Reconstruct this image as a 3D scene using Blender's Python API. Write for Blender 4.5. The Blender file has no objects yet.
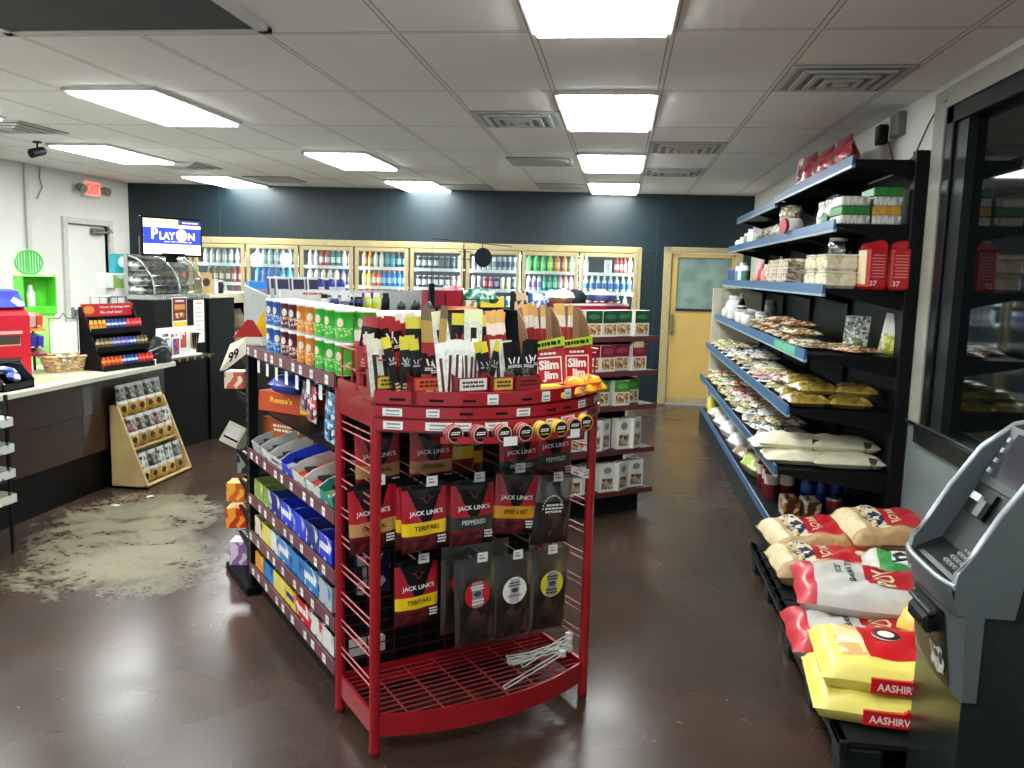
import bpy, math, random
from mathutils import Matrix, Vector
random.seed(7)
SC = bpy.context.scene
COL = SC.collection
PI = math.pi

# ---------------------------------------------------------------- camera, world, exposure
def _camera():
    f, pitch, yaw, roll = 849.43, 0.130748, 0.123271, 0.026120
    cy, sy, cp, sp, cr, sr = math.cos(yaw), math.sin(yaw), math.cos(pitch), math.sin(pitch), math.cos(roll), math.sin(roll)
    fwd = Vector((-sy*cp, cy*cp, -sp)); right = Vector((cy, sy, 0)); up = right.cross(fwd)
    r2 = right*cr + up*sr; u2 = up*cr - right*sr
    cd = bpy.data.cameras.new('camera'); cam = bpy.data.objects.new('camera', cd); COL.objects.link(cam)
    m = Matrix((r2, u2, -fwd)).transposed().to_4x4(); m.translation = (0, 0, 1.68)
    cam.matrix_world = m
    cd.sensor_width = 36; cd.lens = f/1024*36; cd.clip_start = .05
    SC.camera = cam
_camera()
W = bpy.data.worlds.new('world'); SC.world = W; W.use_nodes = True
W.node_tree.nodes['Background'].inputs[0].default_value = (.93, .96, 1.0, 1)
W.node_tree.nodes['Background'].inputs[1].default_value = 0.6
SC.view_settings.view_transform = 'Standard'; SC.view_settings.look = 'None'
SC.view_settings.exposure = 0.5; SC.view_settings.gamma = 1.0; SC.view_settings.use_curve_mapping = False
LIGHT = 21.0          # radiance of the ceiling troffers
COOLER_LIGHT = 42.0   # radiance of the tubes inside the cooler

# ---------------------------------------------------------------- materials
def lin(h):
    h = h.lstrip('#'); o = []
    for i in (0, 2, 4):
        c = int(h[i:i+2], 16)/255
        o.append(c/12.92 if c <= .04045 else ((c+.055)/1.055)**2.4)
    return (*o, 1)
_M = {}
def mat(hexc, rough=.5, metal=0., var=.06, scale=14., spec=.5, coat=0., bump=0., name=None):
    """plain surface with a slight procedural colour variation"""
    if spec == .5 and max(lin(hexc)[:3]) < .022 and metal == 0: spec = .18
    key = (hexc, rough, metal, var, scale, spec, coat, bump)
    if key in _M: return _M[key]
    m = bpy.data.materials.new(name or 'paint_'+hexc.strip('#')); m.use_nodes = True
    nt = m.node_tree; b = nt.nodes['Principled BSDF']
    b.inputs['Roughness'].default_value = rough; b.inputs['Metallic'].default_value = metal
    b.inputs['Specular IOR Level'].default_value = spec; b.inputs['Coat Weight'].default_value = coat
    c = lin(hexc)
    tc = nt.nodes.new('ShaderNodeTexCoord'); nz = nt.nodes.new('ShaderNodeTexNoise'); nz.inputs['Scale'].default_value = scale
    nt.links.new(tc.outputs['Object'], nz.inputs['Vector'])
    r = nt.nodes.new('ShaderNodeValToRGB'); nt.links.new(nz.outputs['Fac'], r.inputs['Fac'])
    e = r.color_ramp.elements
    e[0].position = .3; e[1].position = .7
    e[0].color = (*[x*(1-var) for x in c[:3]], 1); e[1].color = (*[min(1, x*(1+var)) for x in c[:3]], 1)
    nt.links.new(r.outputs['Color'], b.inputs['Base Color'])
    if bump:
        bn = nt.nodes.new('ShaderNodeBump'); bn.inputs['Strength'].default_value = bump; bn.inputs['Distance'].default_value = .01
        nt.links.new(nz.outputs['Fac'], bn.inputs['Height']); nt.links.new(bn.outputs['Normal'], b.inputs['Normal'])
    _M[key] = m; return m
def speck(cols, scale=30., rough=.45, name='printed', coat=0., stretch=(1, 1, 1)):
    """printed surface: patches of the given colours"""
    key = ('speck', tuple(cols), scale, rough, stretch)
    if key in _M: return _M[key]
    m = bpy.data.materials.new(name); m.use_nodes = True; nt = m.node_tree; b = nt.nodes['Principled BSDF']
    b.inputs['Roughness'].default_value = rough; b.inputs['Coat Weight'].default_value = coat
    tc = nt.nodes.new('ShaderNodeTexCoord'); mp = nt.nodes.new('ShaderNodeMapping'); mp.inputs['Scale'].default_value = stretch
    nt.links.new(tc.outputs['Object'], mp.inputs['Vector'])
    vz = nt.nodes.new('ShaderNodeTexVoronoi'); vz.inputs['Scale'].default_value = scale
    nt.links.new(mp.outputs['Vector'], vz.inputs['Vector'])
    sx = nt.nodes.new('ShaderNodeSeparateColor'); nt.links.new(vz.outputs['Color'], sx.inputs[0])
    r = nt.nodes.new('ShaderNodeValToRGB'); r.color_ramp.interpolation = 'CONSTANT'
    nt.links.new(sx.outputs[0], r.inputs['Fac'])
    n = len(cols); el = r.color_ramp.elements
    while len(el) < n: el.new(.5)
    for i in range(n): el[i].position = i/n; el[i].color = lin(cols[i])
    nt.links.new(r.outputs['Color'], b.inputs['Base Color'])
    _M[key] = m; return m
def glow(hexc, strength, name='glow'):
    key = ('glow', hexc, strength)
    if key in _M: return _M[key]
    m = bpy.data.materials.new(name); m.use_nodes = True; b = m.node_tree.nodes['Principled BSDF']
    b.inputs['Base Color'].default_value = lin(hexc); b.inputs['Emission Color'].default_value = lin(hexc); b.inputs['Emission Strength'].default_value = strength
    b.inputs['Roughness'].default_value = .6
    _M[key] = m; return m
def clear(hexc='#f4fbff', fac=.12, rough=.05, name='clear'):
    """thin clear plastic or glass: mostly see-through, a share of it reflecting"""
    key = ('clear', hexc, fac, rough)
    if key in _M: return _M[key]
    m = bpy.data.materials.new(name); m.use_nodes = True; nt = m.node_tree
    out = nt.nodes['Material Output']; nt.nodes.remove(nt.nodes['Principled BSDF'])
    t = nt.nodes.new('ShaderNodeBsdfTransparent'); t.inputs[0].default_value = lin(hexc)
    g = nt.nodes.new('ShaderNodeBsdfGlossy'); g.inputs['Roughness'].default_value = rough
    fr = nt.nodes.new('ShaderNodeFresnel'); fr.inputs['IOR'].default_value = 1.45
    ad = nt.nodes.new('ShaderNodeMath'); ad.operation = 'ADD'; ad.use_clamp = True; ad.inputs[1].default_value = fac-.05
    nt.links.new(fr.outputs[0], ad.inputs[0])
    mx = nt.nodes.new('ShaderNodeMixShader'); nt.links.new(ad.outputs[0], mx.inputs[0])
    nt.links.new(t.outputs[0], mx.inputs[1]); nt.links.new(g.outputs[0], mx.inputs[2]); nt.links.new(mx.outputs[0], out.inputs[0])
    _M[key] = m; return m

BLACK = mat('#07090a', .5); BLACKM = mat('#0a0d0e', .45, .0); WHITE = mat('#e8e8e4', .5); PAPER = mat('#eceae4', .7)
RED = mat('#a30f20', .32, .0, coat=.3); CHROME = mat('#c8ccce', .22, .9); GREYP = mat('#8a8f90', .5)
CREAM = mat('#c9b98a', .5); TAG = mat('#dfe3e2', .5)

# ---------------------------------------------------------------- mesh builder
class MB:
    def __init__(s): s.v = []; s.f = []; s.m = []; s.mats = []; s.smooth = []
    def mi(s, m):
        if m not in s.mats: s.mats.append(m)
        return s.mats.index(m)
    def add(s, verts, faces, m, smooth=False):
        o = len(s.v); s.v.extend([tuple(p) for p in verts]); k = s.mi(m) if not isinstance(m, list) else None
        for i, f in enumerate(faces):
            s.f.append([o+j for j in f]); s.m.append(k if k is not None else s.mi(m[i])); s.smooth.append(smooth)
        return s
    def box(s, x0, x1, y0, y1, z0, z1, m, M=None, c=0):
        if x0 > x1: x0, x1 = x1, x0
        if y0 > y1: y0, y1 = y1, y0
        if z0 > z1: z0, z1 = z1, z0
        if c > 0:
            c = min(c, (x1-x0)*.45, (y1-y0)*.45, (z1-z0)*.45); V = []; idx = {}
            for ix, X in enumerate((x0, x1)):
                for iy, Y in enumerate((y0, y1)):
                    for iz, Z in enumerate((z0, z1)):
                        dx, dy, dz = (c, -c)[ix], (c, -c)[iy], (c, -c)[iz]
                        for ax, p in enumerate(((X, Y+dy, Z+dz), (X+dx, Y, Z+dz), (X+dx, Y+dy, Z))):
                            idx[ix, iy, iz, ax] = len(V); V.append(p)
            Fs = []
            I = lambda x, y, z, a: idx[x, y, z, a]
            Fs += [[I(0,0,0,0), I(0,0,1,0), I(0,1,1,0), I(0,1,0,0)], [I(1,0,0,0), I(1,1,0,0), I(1,1,1,0), I(1,0,1,0)],
                   [I(0,0,0,1), I(1,0,0,1), I(1,0,1,1), I(0,0,1,1)], [I(0,1,0,1), I(0,1,1,1), I(1,1,1,1), I(1,1,0,1)],
                   [I(0,0,0,2), I(0,1,0,2), I(1,1,0,2), I(1,0,0,2)], [I(0,0,1,2), I(1,0,1,2), I(1,1,1,2), I(0,1,1,2)]]
            for a in (0, 1):
                for b in (0, 1):
                    Fs.append([I(a,b,0,0), I(a,b,1,0), I(a,b,1,1), I(a,b,0,1)])
                    Fs.append([I(a,0,b,0), I(a,1,b,0), I(a,1,b,2), I(a,0,b,2)])
                    Fs.append([I(0,a,b,1), I(1,a,b,1), I(1,a,b,2), I(0,a,b,2)])
            for a in (0, 1):
                for b in (0, 1):
                    for d in (0, 1): Fs.append([I(a,b,d,0), I(a,b,d,1), I(a,b,d,2)])
        else:
            V = [(x0,y0,z0),(x1,y0,z0),(x1,y1,z0),(x0,y1,z0),(x0,y0,z1),(x1,y0,z1),(x1,y1,z1),(x0,y1,z1)]
            Fs = [[0,3,2,1],[4,5,6,7],[0,1,5,4],[1,2,6,5],[2,3,7,6],[3,0,4,7]]
        if M is not None: V = [M @ Vector(p) for p in V]
        return s.add(V, Fs, m)
    def prism(s, poly, a0, a1, m, axis='y', M=None):
        """polygon (two coordinates) extruded along an axis"""
        mk = {'y': lambda p, a: (p[0], a, p[1]), 'x': lambda p, a: (a, p[0], p[1]), 'z': lambda p, a: (p[0], p[1], a)}[axis]
        n = len(poly); V = [mk(p, a0) for p in poly]+[mk(p, a1) for p in poly]
        if M is not None: V = [M @ Vector(p) for p in V]
        Fs = [list(range(n))[::-1], list(range(n, 2*n))]+[[i, (i+1) % n, n+(i+1) % n, n+i] for i in range(n)]
        return s.add(V, Fs, m)
    def tube(s, pts, r, m, n=6, cap=True):
        pts = [Vector(p) for p in pts]; V = []; k = len(pts); rr = r if isinstance(r, (list, tuple)) else [r]*k
        for i, p in enumerate(pts):
            d = ((pts[min(i+1, k-1)]-p).normalized()+(p-pts[max(i-1, 0)]).normalized()) if 0 < i < k-1 else (pts[min(i+1, k-1)]-pts[max(i-1, 0)])
            d.normalize(); a = d.cross(Vector((0, 0, 1)) if abs(d.z) < .9 else Vector((1, 0, 0))).normalized(); b = d.cross(a)
            for j in range(n): t = 2*PI*j/n; V.append(p+(a*math.cos(t)+b*math.sin(t))*rr[i])
        Fs = [[i*n+j, i*n+(j+1) % n, (i+1)*n+(j+1) % n, (i+1)*n+j] for i in range(k-1) for j in range(n)]
        s.add(V, Fs, m, True)
        if cap: s.add([V[j] for j in range(n)], [list(range(n))[::-1]], m); s.add(V[-n:], [list(range(n))], m)
        return s
    def lathe(s, prof, n=14, at=(0, 0, 0), M=None, smooth=True):
        """prof: list of (radius, z, material of the band above it)"""
        V = []; k = len(prof)
        for r, z, _ in prof:
            for j in range(n): t = 2*PI*j/n; V.append(Vector((at[0]+r*math.cos(t), at[1]+r*math.sin(t), at[2]+z)))
        if M is not None: V = [M @ p for p in V]
        Fs = []; ms = []
        for i in range(k-1):
            for j in range(n): Fs.append([i*n+j, i*n+(j+1) % n, (i+1)*n+(j+1) % n, (i+1)*n+j]); ms.append(prof[i][2])
        s.add(V, Fs, ms, smooth)
        if prof[0][0] > .001: s.add(V[:n], [list(range(n))[::-1]], prof[0][2])
        if prof[-1][0] > .001: s.add(V[-n:], [list(range(n))], prof[-1][2] or prof[-2][2])
        return s
    def grid(s, fn, nu, nv, mf, smooth=True, flip=False):
        """fn(u, v) -> point with u, v in 0..1; mf a material or a function (u, v) -> material"""
        V = [fn(i/nu, j/nv) for j in range(nv+1) for i in range(nu+1)]; Fs = []; ms = []
        for j in range(nv):
            for i in range(nu):
                q = [j*(nu+1)+i, j*(nu+1)+i+1, (j+1)*(nu+1)+i+1, (j+1)*(nu+1)+i]
                Fs.append(q[::-1] if flip else q); ms.append(mf((i+.5)/nu, (j+.5)/nv) if callable(mf) else mf)
        return s.add(V, Fs, ms, smooth)
    def text(s, body, size, m, place, bold=0.0, sx=1.0, w=None):
        """flat lettering; place(x, z) -> point, x right and z up from the middle of the word; w fits the width"""
        V, Fs = text_geo(body, bold); x0 = min(p[0] for p in V); x1 = max(p[0] for p in V); z0 = min(p[1] for p in V); z1 = max(p[1] for p in V)
        cx, cz = (x0+x1)/2, (z0+z1)/2; k = size/(z1-z0 if len(body) > 1 or True else 1)
        kx = k*sx if w is None else w/(x1-x0)
        return s.add([place((p[0]-cx)*kx, (p[1]-cz)*k) for p in V], Fs, m)
    def marks(s, x0, x1, z0, z1, y, m, rows=2, seed=1, tilt=0.):
        """print too small to read: rows of short dashes on a front at depth y"""
        r = random.Random(seed); h = (z1-z0)/rows
        for k in range(rows):
            x = x0+r.uniform(0, .1)*(x1-x0)
            while x < x1-.004:
                w = min(x1-x, r.uniform(.08, .26)*(x1-x0)); za, zb = z0+h*(k+.2), z0+h*(k+.8)
                s.add([(x, y, za+tilt*x), (x+w*.82, y, za+tilt*x), (x+w*.82, y, zb+tilt*x), (x, y, zb+tilt*x)], [[0, 1, 2, 3]], m); x += w
        return s
    def mesh(s, name):
        me = bpy.data.meshes.new(name); me.from_pydata(s.v, [], s.f)
        for m in s.mats: me.materials.append(m)
        me.polygons.foreach_set('material_index', s.m); me.polygons.foreach_set('use_smooth', s.smooth); me.update(); return me
    def build(s, name, parent=None, loc=None, rz=0):
        o = bpy.data.objects.new(name, s.mesh(name)); COL.objects.link(o)
        if parent: o.parent = parent
        if loc is not None: o.location = loc
        if rz: o.rotation_euler.z = rz
        return o
_T = {}
def text_geo(body, bold):
    k = (body, bold)
    if k not in _T:
        c = bpy.data.curves.new('t', 'FONT'); c.body = body; c.size = 1; c.resolution_u = 2; c.offset = bold
        o = bpy.data.objects.new('t', c); COL.objects.link(o)
        dg = bpy.context.evaluated_depsgraph_get(); me = bpy.data.meshes.new_from_object(o.evaluated_get(dg))
        _T[k] = ([tuple(v.co) for v in me.vertices], [list(p.vertices) for p in me.polygons])
        bpy.data.objects.remove(o); bpy.data.curves.remove(c); bpy.data.meshes.remove(me)
    return _T[k]
def tag(o, label, cat, group=None):
    o['label'] = label; o['category'] = cat
    if group: o['group'] = group
    return o
def thing(name, label, cat, loc=(0, 0, 0), rz=0, group=None):
    o = bpy.data.objects.new(name, None); COL.objects.link(o); o.empty_display_size = .05
    o.location = loc; o.rotation_euler.z = rz
    return tag(o, label, cat, group)
def struct(o): o['kind'] = 'structure'; return o
def dup(root, loc, rz=None, label=None, group=None, rot=None, scale=None):
    r = root.copy(); COL.objects.link(r); r.location = loc
    if rz is not None: r.rotation_euler.z = rz
    if rot is not None: r.rotation_euler = rot
    if scale is not None: r.scale = scale
    if label: r['label'] = label
    if group: r['group'] = group
    for ch in list(root.children):
        c = ch.copy(); COL.objects.link(c); c.parent = r
        for g in ch.children:
            d = g.copy(); COL.objects.link(d); d.parent = c
    return r
def one(name, mb, label, cat, loc, rz=0, group=None, rot=None, scale=None):
    o = mb.build(name, None, loc, rz)
    if rot is not None: o.rotation_euler = rot
    if scale is not None: o.scale = scale
    return tag(o, label, cat, group)
class Stock:
    """a kind of goods: the first call places the model itself, later calls place copies of it"""
    def __init__(s, name, mb, cat): s.name, s.mb, s.cat, s.o = name, mb, cat, None
    def put(s, loc, label, rz=0, group=None, rot=None, scale=None):
        if s.o is None:
            s.o = s.mb.build(s.name); o = s.o; o.location = loc
        else:
            o = s.o.copy(); COL.objects.link(o); o.location = loc
        o.rotation_euler = rot if rot is not None else (0, 0, rz); o.scale = scale or (1, 1, 1)
        if 'group' in o.keys() and not group: del o['group']
        return tag(o, label, s.cat, group)
TH = math.radians(38.2)
E1 = Vector((math.cos(TH), math.sin(TH), 0)); NN = Vector((math.sin(TH), -math.cos(TH), 0)); FO = Vector((-.78, 2.68, 0))
def L(s, t, z=0.): return FO+E1*s+NN*t+Vector((0, 0, z))     # the diagonal aisle: s along the fixture fronts, t out towards the door
# ---------------------------------------------------------------- room shell
CZ = 2.728; XL = -6.58; XR = 1.66; YF = -2.5; TB = math.radians(3.87)
BO = Vector((-6.46, 10.85, 0)); B1 = Vector((math.cos(TB), math.sin(TB), 0)); BN = Vector((-math.sin(TB), math.cos(TB), 0))
def Bp(x, y, z): return BO+B1*x+BN*y+Vector((0, 0, z))       # along the back wall, behind it, up
BM = Matrix.Translation(BO) @ Matrix.Rotation(TB, 4, 'Z')
def floor_mat():
    m = bpy.data.materials.new('polished_brown_concrete'); m.use_nodes = True; nt = m.node_tree; b = nt.nodes['Principled BSDF']
    N = nt.nodes.new; Lk = nt.links.new
    tc = N('ShaderNodeTexCoord')
    def noise(scale, det=6, rough=.6, dist=0):
        n = N('ShaderNodeTexNoise'); n.inputs['Scale'].default_value = scale; n.inputs['Detail'].default_value = det
        n.inputs['Roughness'].default_value = rough; n.inputs['Distortion'].default_value = dist; Lk(tc.outputs['Object'], n.inputs['Vector']); return n
    def ramp(src, stops, inter='LINEAR'):
        r = N('ShaderNodeValToRGB'); r.color_ramp.interpolation = inter; el = r.color_ramp.elements
        while len(el) < len(stops): el.new(.5)
        for e, (p, c) in zip(el, stops): e.position = p; e.color = c if isinstance(c, tuple) else lin(c)
        Lk(src, r.inputs['Fac']); return r
    big = noise(.9, 4, .55, .6)
    base = ramp(big.outputs['Fac'], [(.30, '#2f2923'), (.48, '#3a2d25'), (.62, '#43322a'), (.78, '#4d4238')], 'EASE')
    # scuffed bare patch in front of the counter
    sep = N('ShaderNodeSeparateXYZ'); Lk(tc.outputs['Object'], sep.inputs[0])
    def M(op, a, b_=None, clamp=False):
        n = N('ShaderNodeMath'); n.operation = op; n.use_clamp = clamp
        for i, v in enumerate((a, b_)):
            if v is None: continue
            if hasattr(v, 'is_linked') or hasattr(v, 'links'): Lk(v, n.inputs[i])
            else: n.inputs[i].default_value = v
        return n.outputs[0]
    def spot(cx, cy, rx, ry):
        dx = M('DIVIDE', M('SUBTRACT', sep.outputs[0], cx), rx); dy = M('DIVIDE', M('SUBTRACT', sep.outputs[1], cy), ry)
        return M('SUBTRACT', 1.0, M('ADD', M('MULTIPLY', dx, dx), M('MULTIPLY', dy, dy)))
    s = M('MAXIMUM', M('MAXIMUM', spot(-3.16, 5.1, .62, .75), spot(-2.72, 4.3, .66, .62)), spot(-2.95, 4.6, .55, .5))
    wn = noise(3.2, 6, .66, 1.2); fn = noise(26, 3, .6, .3)
    w = M('ADD', M('ADD', M('MULTIPLY', s, .55), M('MULTIPLY', M('SUBTRACT', wn.outputs['Fac'], .5), 2.1)), M('MULTIPLY', M('SUBTRACT', fn.outputs['Fac'], .5), 1.3))
    sr = ramp(s, [(0, (0, 0, 0, 1)), (.35, (1, 1, 1, 1))])
    wr = ramp(w, [(.08, (0, 0, 0, 1)), (.48, (1, 1, 1, 1))])
    worn = M('MULTIPLY', wr.outputs['Color'], sr.outputs['Color'])
    mix = N('ShaderNodeMix'); mix.data_type = 'RGBA'; Lk(worn, mix.inputs['Factor']); Lk(base.outputs['Color'], mix.inputs[6]); mix.inputs[7].default_value = lin('#77725d')
    # light scratches and flecks
    sp = noise(34, 1, .5, .4); fl = ramp(sp.outputs['Fac'], [(.745, (0, 0, 0, 1)), (.80, (.55, .55, .55, 1))])
    mix2 = N('ShaderNodeMix'); mix2.data_type = 'RGBA'; Lk(fl.outputs['Color'], mix2.inputs['Factor']); Lk(mix.outputs[2], mix2.inputs[6]); mix2.inputs[7].default_value = lin('#8a7f72')
    Lk(mix2.outputs[2], b.inputs['Base Color'])
    rr = ramp(noise(1.3, 2, .5).outputs['Fac'], [(.3, (.20, .20, .20, 1)), (.7, (.30, .30, .30, 1))], 'EASE')
    ra = M('ADD', rr.outputs['Color'], M('MULTIPLY', worn, .35)); Lk(ra, b.inputs['Roughness'])
    b.inputs['Specular IOR Level'].default_value = .30
    bp = N('ShaderNodeBump'); bp.inputs['Strength'].default_value = .12; bp.inputs['Distance'].default_value = .01
    Lk(noise(2.2, 4).outputs['Fac'], bp.inputs['Height']); Lk(bp.outputs['Normal'], b.inputs['Normal'])
    return m
def ceiling_mat():
    m = bpy.data.materials.new('lay_in_ceiling_tiles'); m.use_nodes = True; nt = m.node_tree; b = nt.nodes['Principled BSDF']
    N = nt.nodes.new; Lk = nt.links.new; tc = N('ShaderNodeTexCoord'); sep = N('ShaderNodeSeparateXYZ'); Lk(tc.outputs['Object'], sep.inputs[0])
    def M(op, a, b_=None):
        n = N('ShaderNodeMath'); n.operation = op
        for i, v in enumerate((a, b_)):
            if v is None: continue
            if isinstance(v, (int, float)): n.inputs[i].default_value = v
            else: Lk(v, n.inputs[i])
        return n.outputs[0]
    def line(ax, org, step, hw):
        f = M('FRACT', M('ADD', M('DIVIDE', M('SUBTRACT', ax, org), step), 1000.0)); d = M('MULTIPLY', M('MINIMUM', f, M('SUBTRACT', 1.0, f)), step)
        return M('LESS_THAN', d, hw), d
    lx, dx = line(sep.outputs[0], -2.2615, .6096, .011); ly, dy = line(sep.outputs[1], 3.8655, 1.2192, .011)
    g = M('MAXIMUM', lx, ly)
    ex, _ = line(sep.outputs[0], -2.2615, .6096, .016); ey, _ = line(sep.outputs[1], 3.8655, 1.2192, .016)
    edge = M('SUBTRACT', M('MAXIMUM', ex, ey), g)
    nz = N('ShaderNodeTexNoise'); nz.inputs['Scale'].default_value = 260; Lk(tc.outputs['Object'], nz.inputs['Vector'])
    n2 = N('ShaderNodeTexNoise'); n2.inputs['Scale'].default_value = .9; Lk(tc.outputs['Object'], n2.inputs['Vector'])
    r = N('ShaderNodeValToRGB'); Lk(M('ADD', M('MULTIPLY', nz.outputs['Fac'], .35), M('MULTIPLY', n2.outputs['Fac'], .65)), r.inputs['Fac'])
    r.color_ramp.elements[0].color = lin('#e2e2de'); r.color_ramp.elements[1].color = lin('#f4f4f0')
    mx = N('ShaderNodeMix'); mx.data_type = 'RGBA'; Lk(g, mx.inputs['Factor']); Lk(r.outputs['Color'], mx.inputs[6]); mx.inputs[7].default_value = lin('#e4e4de')
    m2 = N('ShaderNodeMix'); m2.data_type = 'RGBA'; Lk(edge, m2.inputs['Factor']); Lk(mx.outputs[2], m2.inputs[6]); m2.inputs[7].default_value = lin('#7c7c78')
    Lk(m2.outputs[2], b.inputs['Base Color']); b.inputs['Roughness'].default_value = .8
    bp = N('ShaderNodeBump'); bp.inputs['Strength'].default_value = .4; bp.inputs['Distance'].default_value = .004
    Lk(M('ADD', nz.outputs['Fac'], M('MULTIPLY', g, -2.0)), bp.inputs['Height']); Lk(bp.outputs['Normal'], b.inputs['Normal'])
    return m
PLASTER = mat('#d6d6d0', .7, var=.03, scale=3, bump=.05, name='wall_plaster'); TEAL = mat('#10242c', .34, var=.10, scale=90, bump=.10, name='dark_teal_panel')
struct(MB().box(XL-.1, XR+.1, YF, 12.6, -.05, 0, floor_mat()).build('floor'))
struct(MB().box(XL-.1, XR+.1, YF, 12.6, CZ, CZ+.05, ceiling_mat()).build('ceiling'))
# left wall with the white service door
LW = MB(); dy0, dy1, dz = 9.51, 10.35, 2.13
LW.box(XL-.12, XL, YF, dy0, 0, CZ, PLASTER).box(XL-.12, XL, dy1, 12.6, 0, CZ, PLASTER).box(XL-.12, XL, dy0, dy1, dz, CZ, PLASTER)
struct(LW.build('wall_left'))
d = thing('door_2', 'white flush service door with push bar on the left wall', 'door', (XL, 9.93, 0)); struct(d); WD = mat('#dcdcd6', .45, var=.02)
MB().box(-.10, -.04, -.42, .42, 0, dz, WD).build('door_panel', d)
fr = MB(); 
for a, b_ in ((-.50, -.42), (.42, .50)): fr.box(-.12, .03, a, b_, 0, dz+.07, mat('#c4c2ba', .5))
fr.box(-.12, .028, -.42, .42, dz, dz+.07, mat('#c4c2ba', .5)); fr.build('door_frame', d)
MB().box(-.04, .045, -.36, .30, 1.02, 1.09, mat('#5c605f', .4, .3), c=.01).box(-.04, .03, -.40, -.34, .99, 1.12, mat('#8a8d8c', .4, .6), c=.008).build('push_bar', d)
cl = MB(); cl.box(-.04, .03, .10, .34, 2.02, 2.09, mat('#77736a', .4, .5), c=.01).tube([(.0, .14, 2.03), (.16, .28, 2.05), (.03, .40, 2.10)], .012, mat('#8d897f', .4, .6)); cl.build('door_closer', d)
# back wall: dark teal panels, cooler opening, door opening
CX0, CX1, CT = .05, 6.70, 2.03
DX0, DX1 = 7.10, 8.02
BW = MB()
BW.box(-.3, 8.35, 0, .12, CT, CZ, TEAL, BM).box(CX1, DX0, 0, .12, 0, CT, TEAL, BM).box(DX1, 8.35, 0, .12, 0, CT, TEAL, BM).box(-.3, CX0, 0, .12, 0, CT, TEAL, BM)
SEAM = mat('#1a343e', .4)
for x in (1.13, 2.235, 3.338, 4.51, 5.715, 6.92):
    BW.box(x-.006, x+.006, -.004, .01, CT if x < 6.8 else 0, CZ, SEAM, BM)
BW.box(CX1, DX0, -.004, .01, 2.0, 2.012, SEAM, BM)
struct(BW.build('wall_back'))
# back door: yellow, half glazed
d = thing('door_1', 'yellow back door with frosted upper pane in a cream frame', 'door', Bp(7.56, 0, 0), TB); struct(d)
YEL = mat('#c9a961', .42, var=.05, scale=4); FRM = mat('#b3a479', .4, .2, var=.08, scale=20); GOLD = FRM
fm = MB()
fm.box(-.54, -.44, -.04, .12, 0, 2.06, FRM, c=.008).box(.38, .47, -.04, .12, 0, 2.06, FRM, c=.008).box(-.54, .47, -.04, .12, 1.99, 2.06, FRM, c=.008).build('door_frame', d)
pn = MB()
pn.box(-.43, .38, .0, .05, .02, 1.25, YEL).box(-.43, -.36, -.008, .05, 1.25, 1.98, YEL).box(.34, .38, -.008, .05, 1.25, 1.98, YEL).box(-.43, .38, -.008, .05, 1.93, 1.98, YEL).box(-.43, .38, -.012, .052, 0.02, .10, FRM).build('door_panel', d)
MB().box(-.36, .34, -.014, 0, 1.235, 1.27, mat('#20282a', .4)).build('glazing_bead', d)
MB().box(-.36, .34, .01, .03, 1.27, 1.93, mat('#7f968f', .18, var=.25, scale=5, name='frosted_glass')).build('pane', d)
MB().box(-.42, -.385, -.05, 0, .92, 1.20, mat('#8e8468', .35, .7), c=.008).build('door_handle', d)
# right wall: plaster above a dark wainscot, the dark window
RW = MB(); wy0, wy1, wz0, wz1 = 2.1, 4.79, .82, 2.58
RW.box(XR, XR+.12, wy1, 12.6, 0, CZ, PLASTER).box(XR, XR+.12, YF, wy0, 0, CZ, PLASTER).box(XR, XR+.12, wy0, wy1, 0, wz0, PLASTER).box(XR, XR+.12, wy0, wy1, wz1, CZ, PLASTER)
struct(RW.build('wall_right'))
WG = mat('#6f7a7a', .45, var=.08, scale=6)
struct(MB().box(XR-.012, XR, YF, 4.98, 0, .90, WG).build('trim_1'))
struct(MB().box(XR-.03, XR, YF, 4.99, .895, .925, mat('#2c3335', .4), c=.004).build('trim_2'))
w = thing('window_1', 'dark window with a black frame in the right wall', 'window', (XR, 3.5, 0)); struct(w)
JB = mat('#8f8d83', .5)
MB().box(-.03, .02, wy1-3.5, wy1-3.5+.16, .90, wz1+.10, JB, c=.004).box(-.029, .02, wy0-3.5-.1, wy1-3.5, wz1, wz1+.10, JB).build('casing', w)
BF = mat('#090d0e', .35)
f = MB()
f.box(-.02, .10, 1.19, 1.29, wz0, wz1, BF, c=.006).box(-.02, .10, -1.3, -1.18, wz0, wz1, BF, c=.006).box(-.02, .10, -1.3, 1.29, wz1-.09, wz1, BF, c=.006).box(-.05, .10, -1.3, 1.29, wz0, wz0+.10, BF, c=.006)
f.box(.0, .08, 1.04, 1.19, wz0+.1, wz1-.09, mat('#1d2425', .4)).build('window_frame', w)
MB().box(.045, .055, -1.18, 1.06, wz0+.10, wz1-.09, mat('#070a0b', .04, spec=.5, var=.0, name='glass_dark_beyond')).build('pane', w)  # clear glass in fact: the unlit outside is put into the pane's near-black colour
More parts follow.
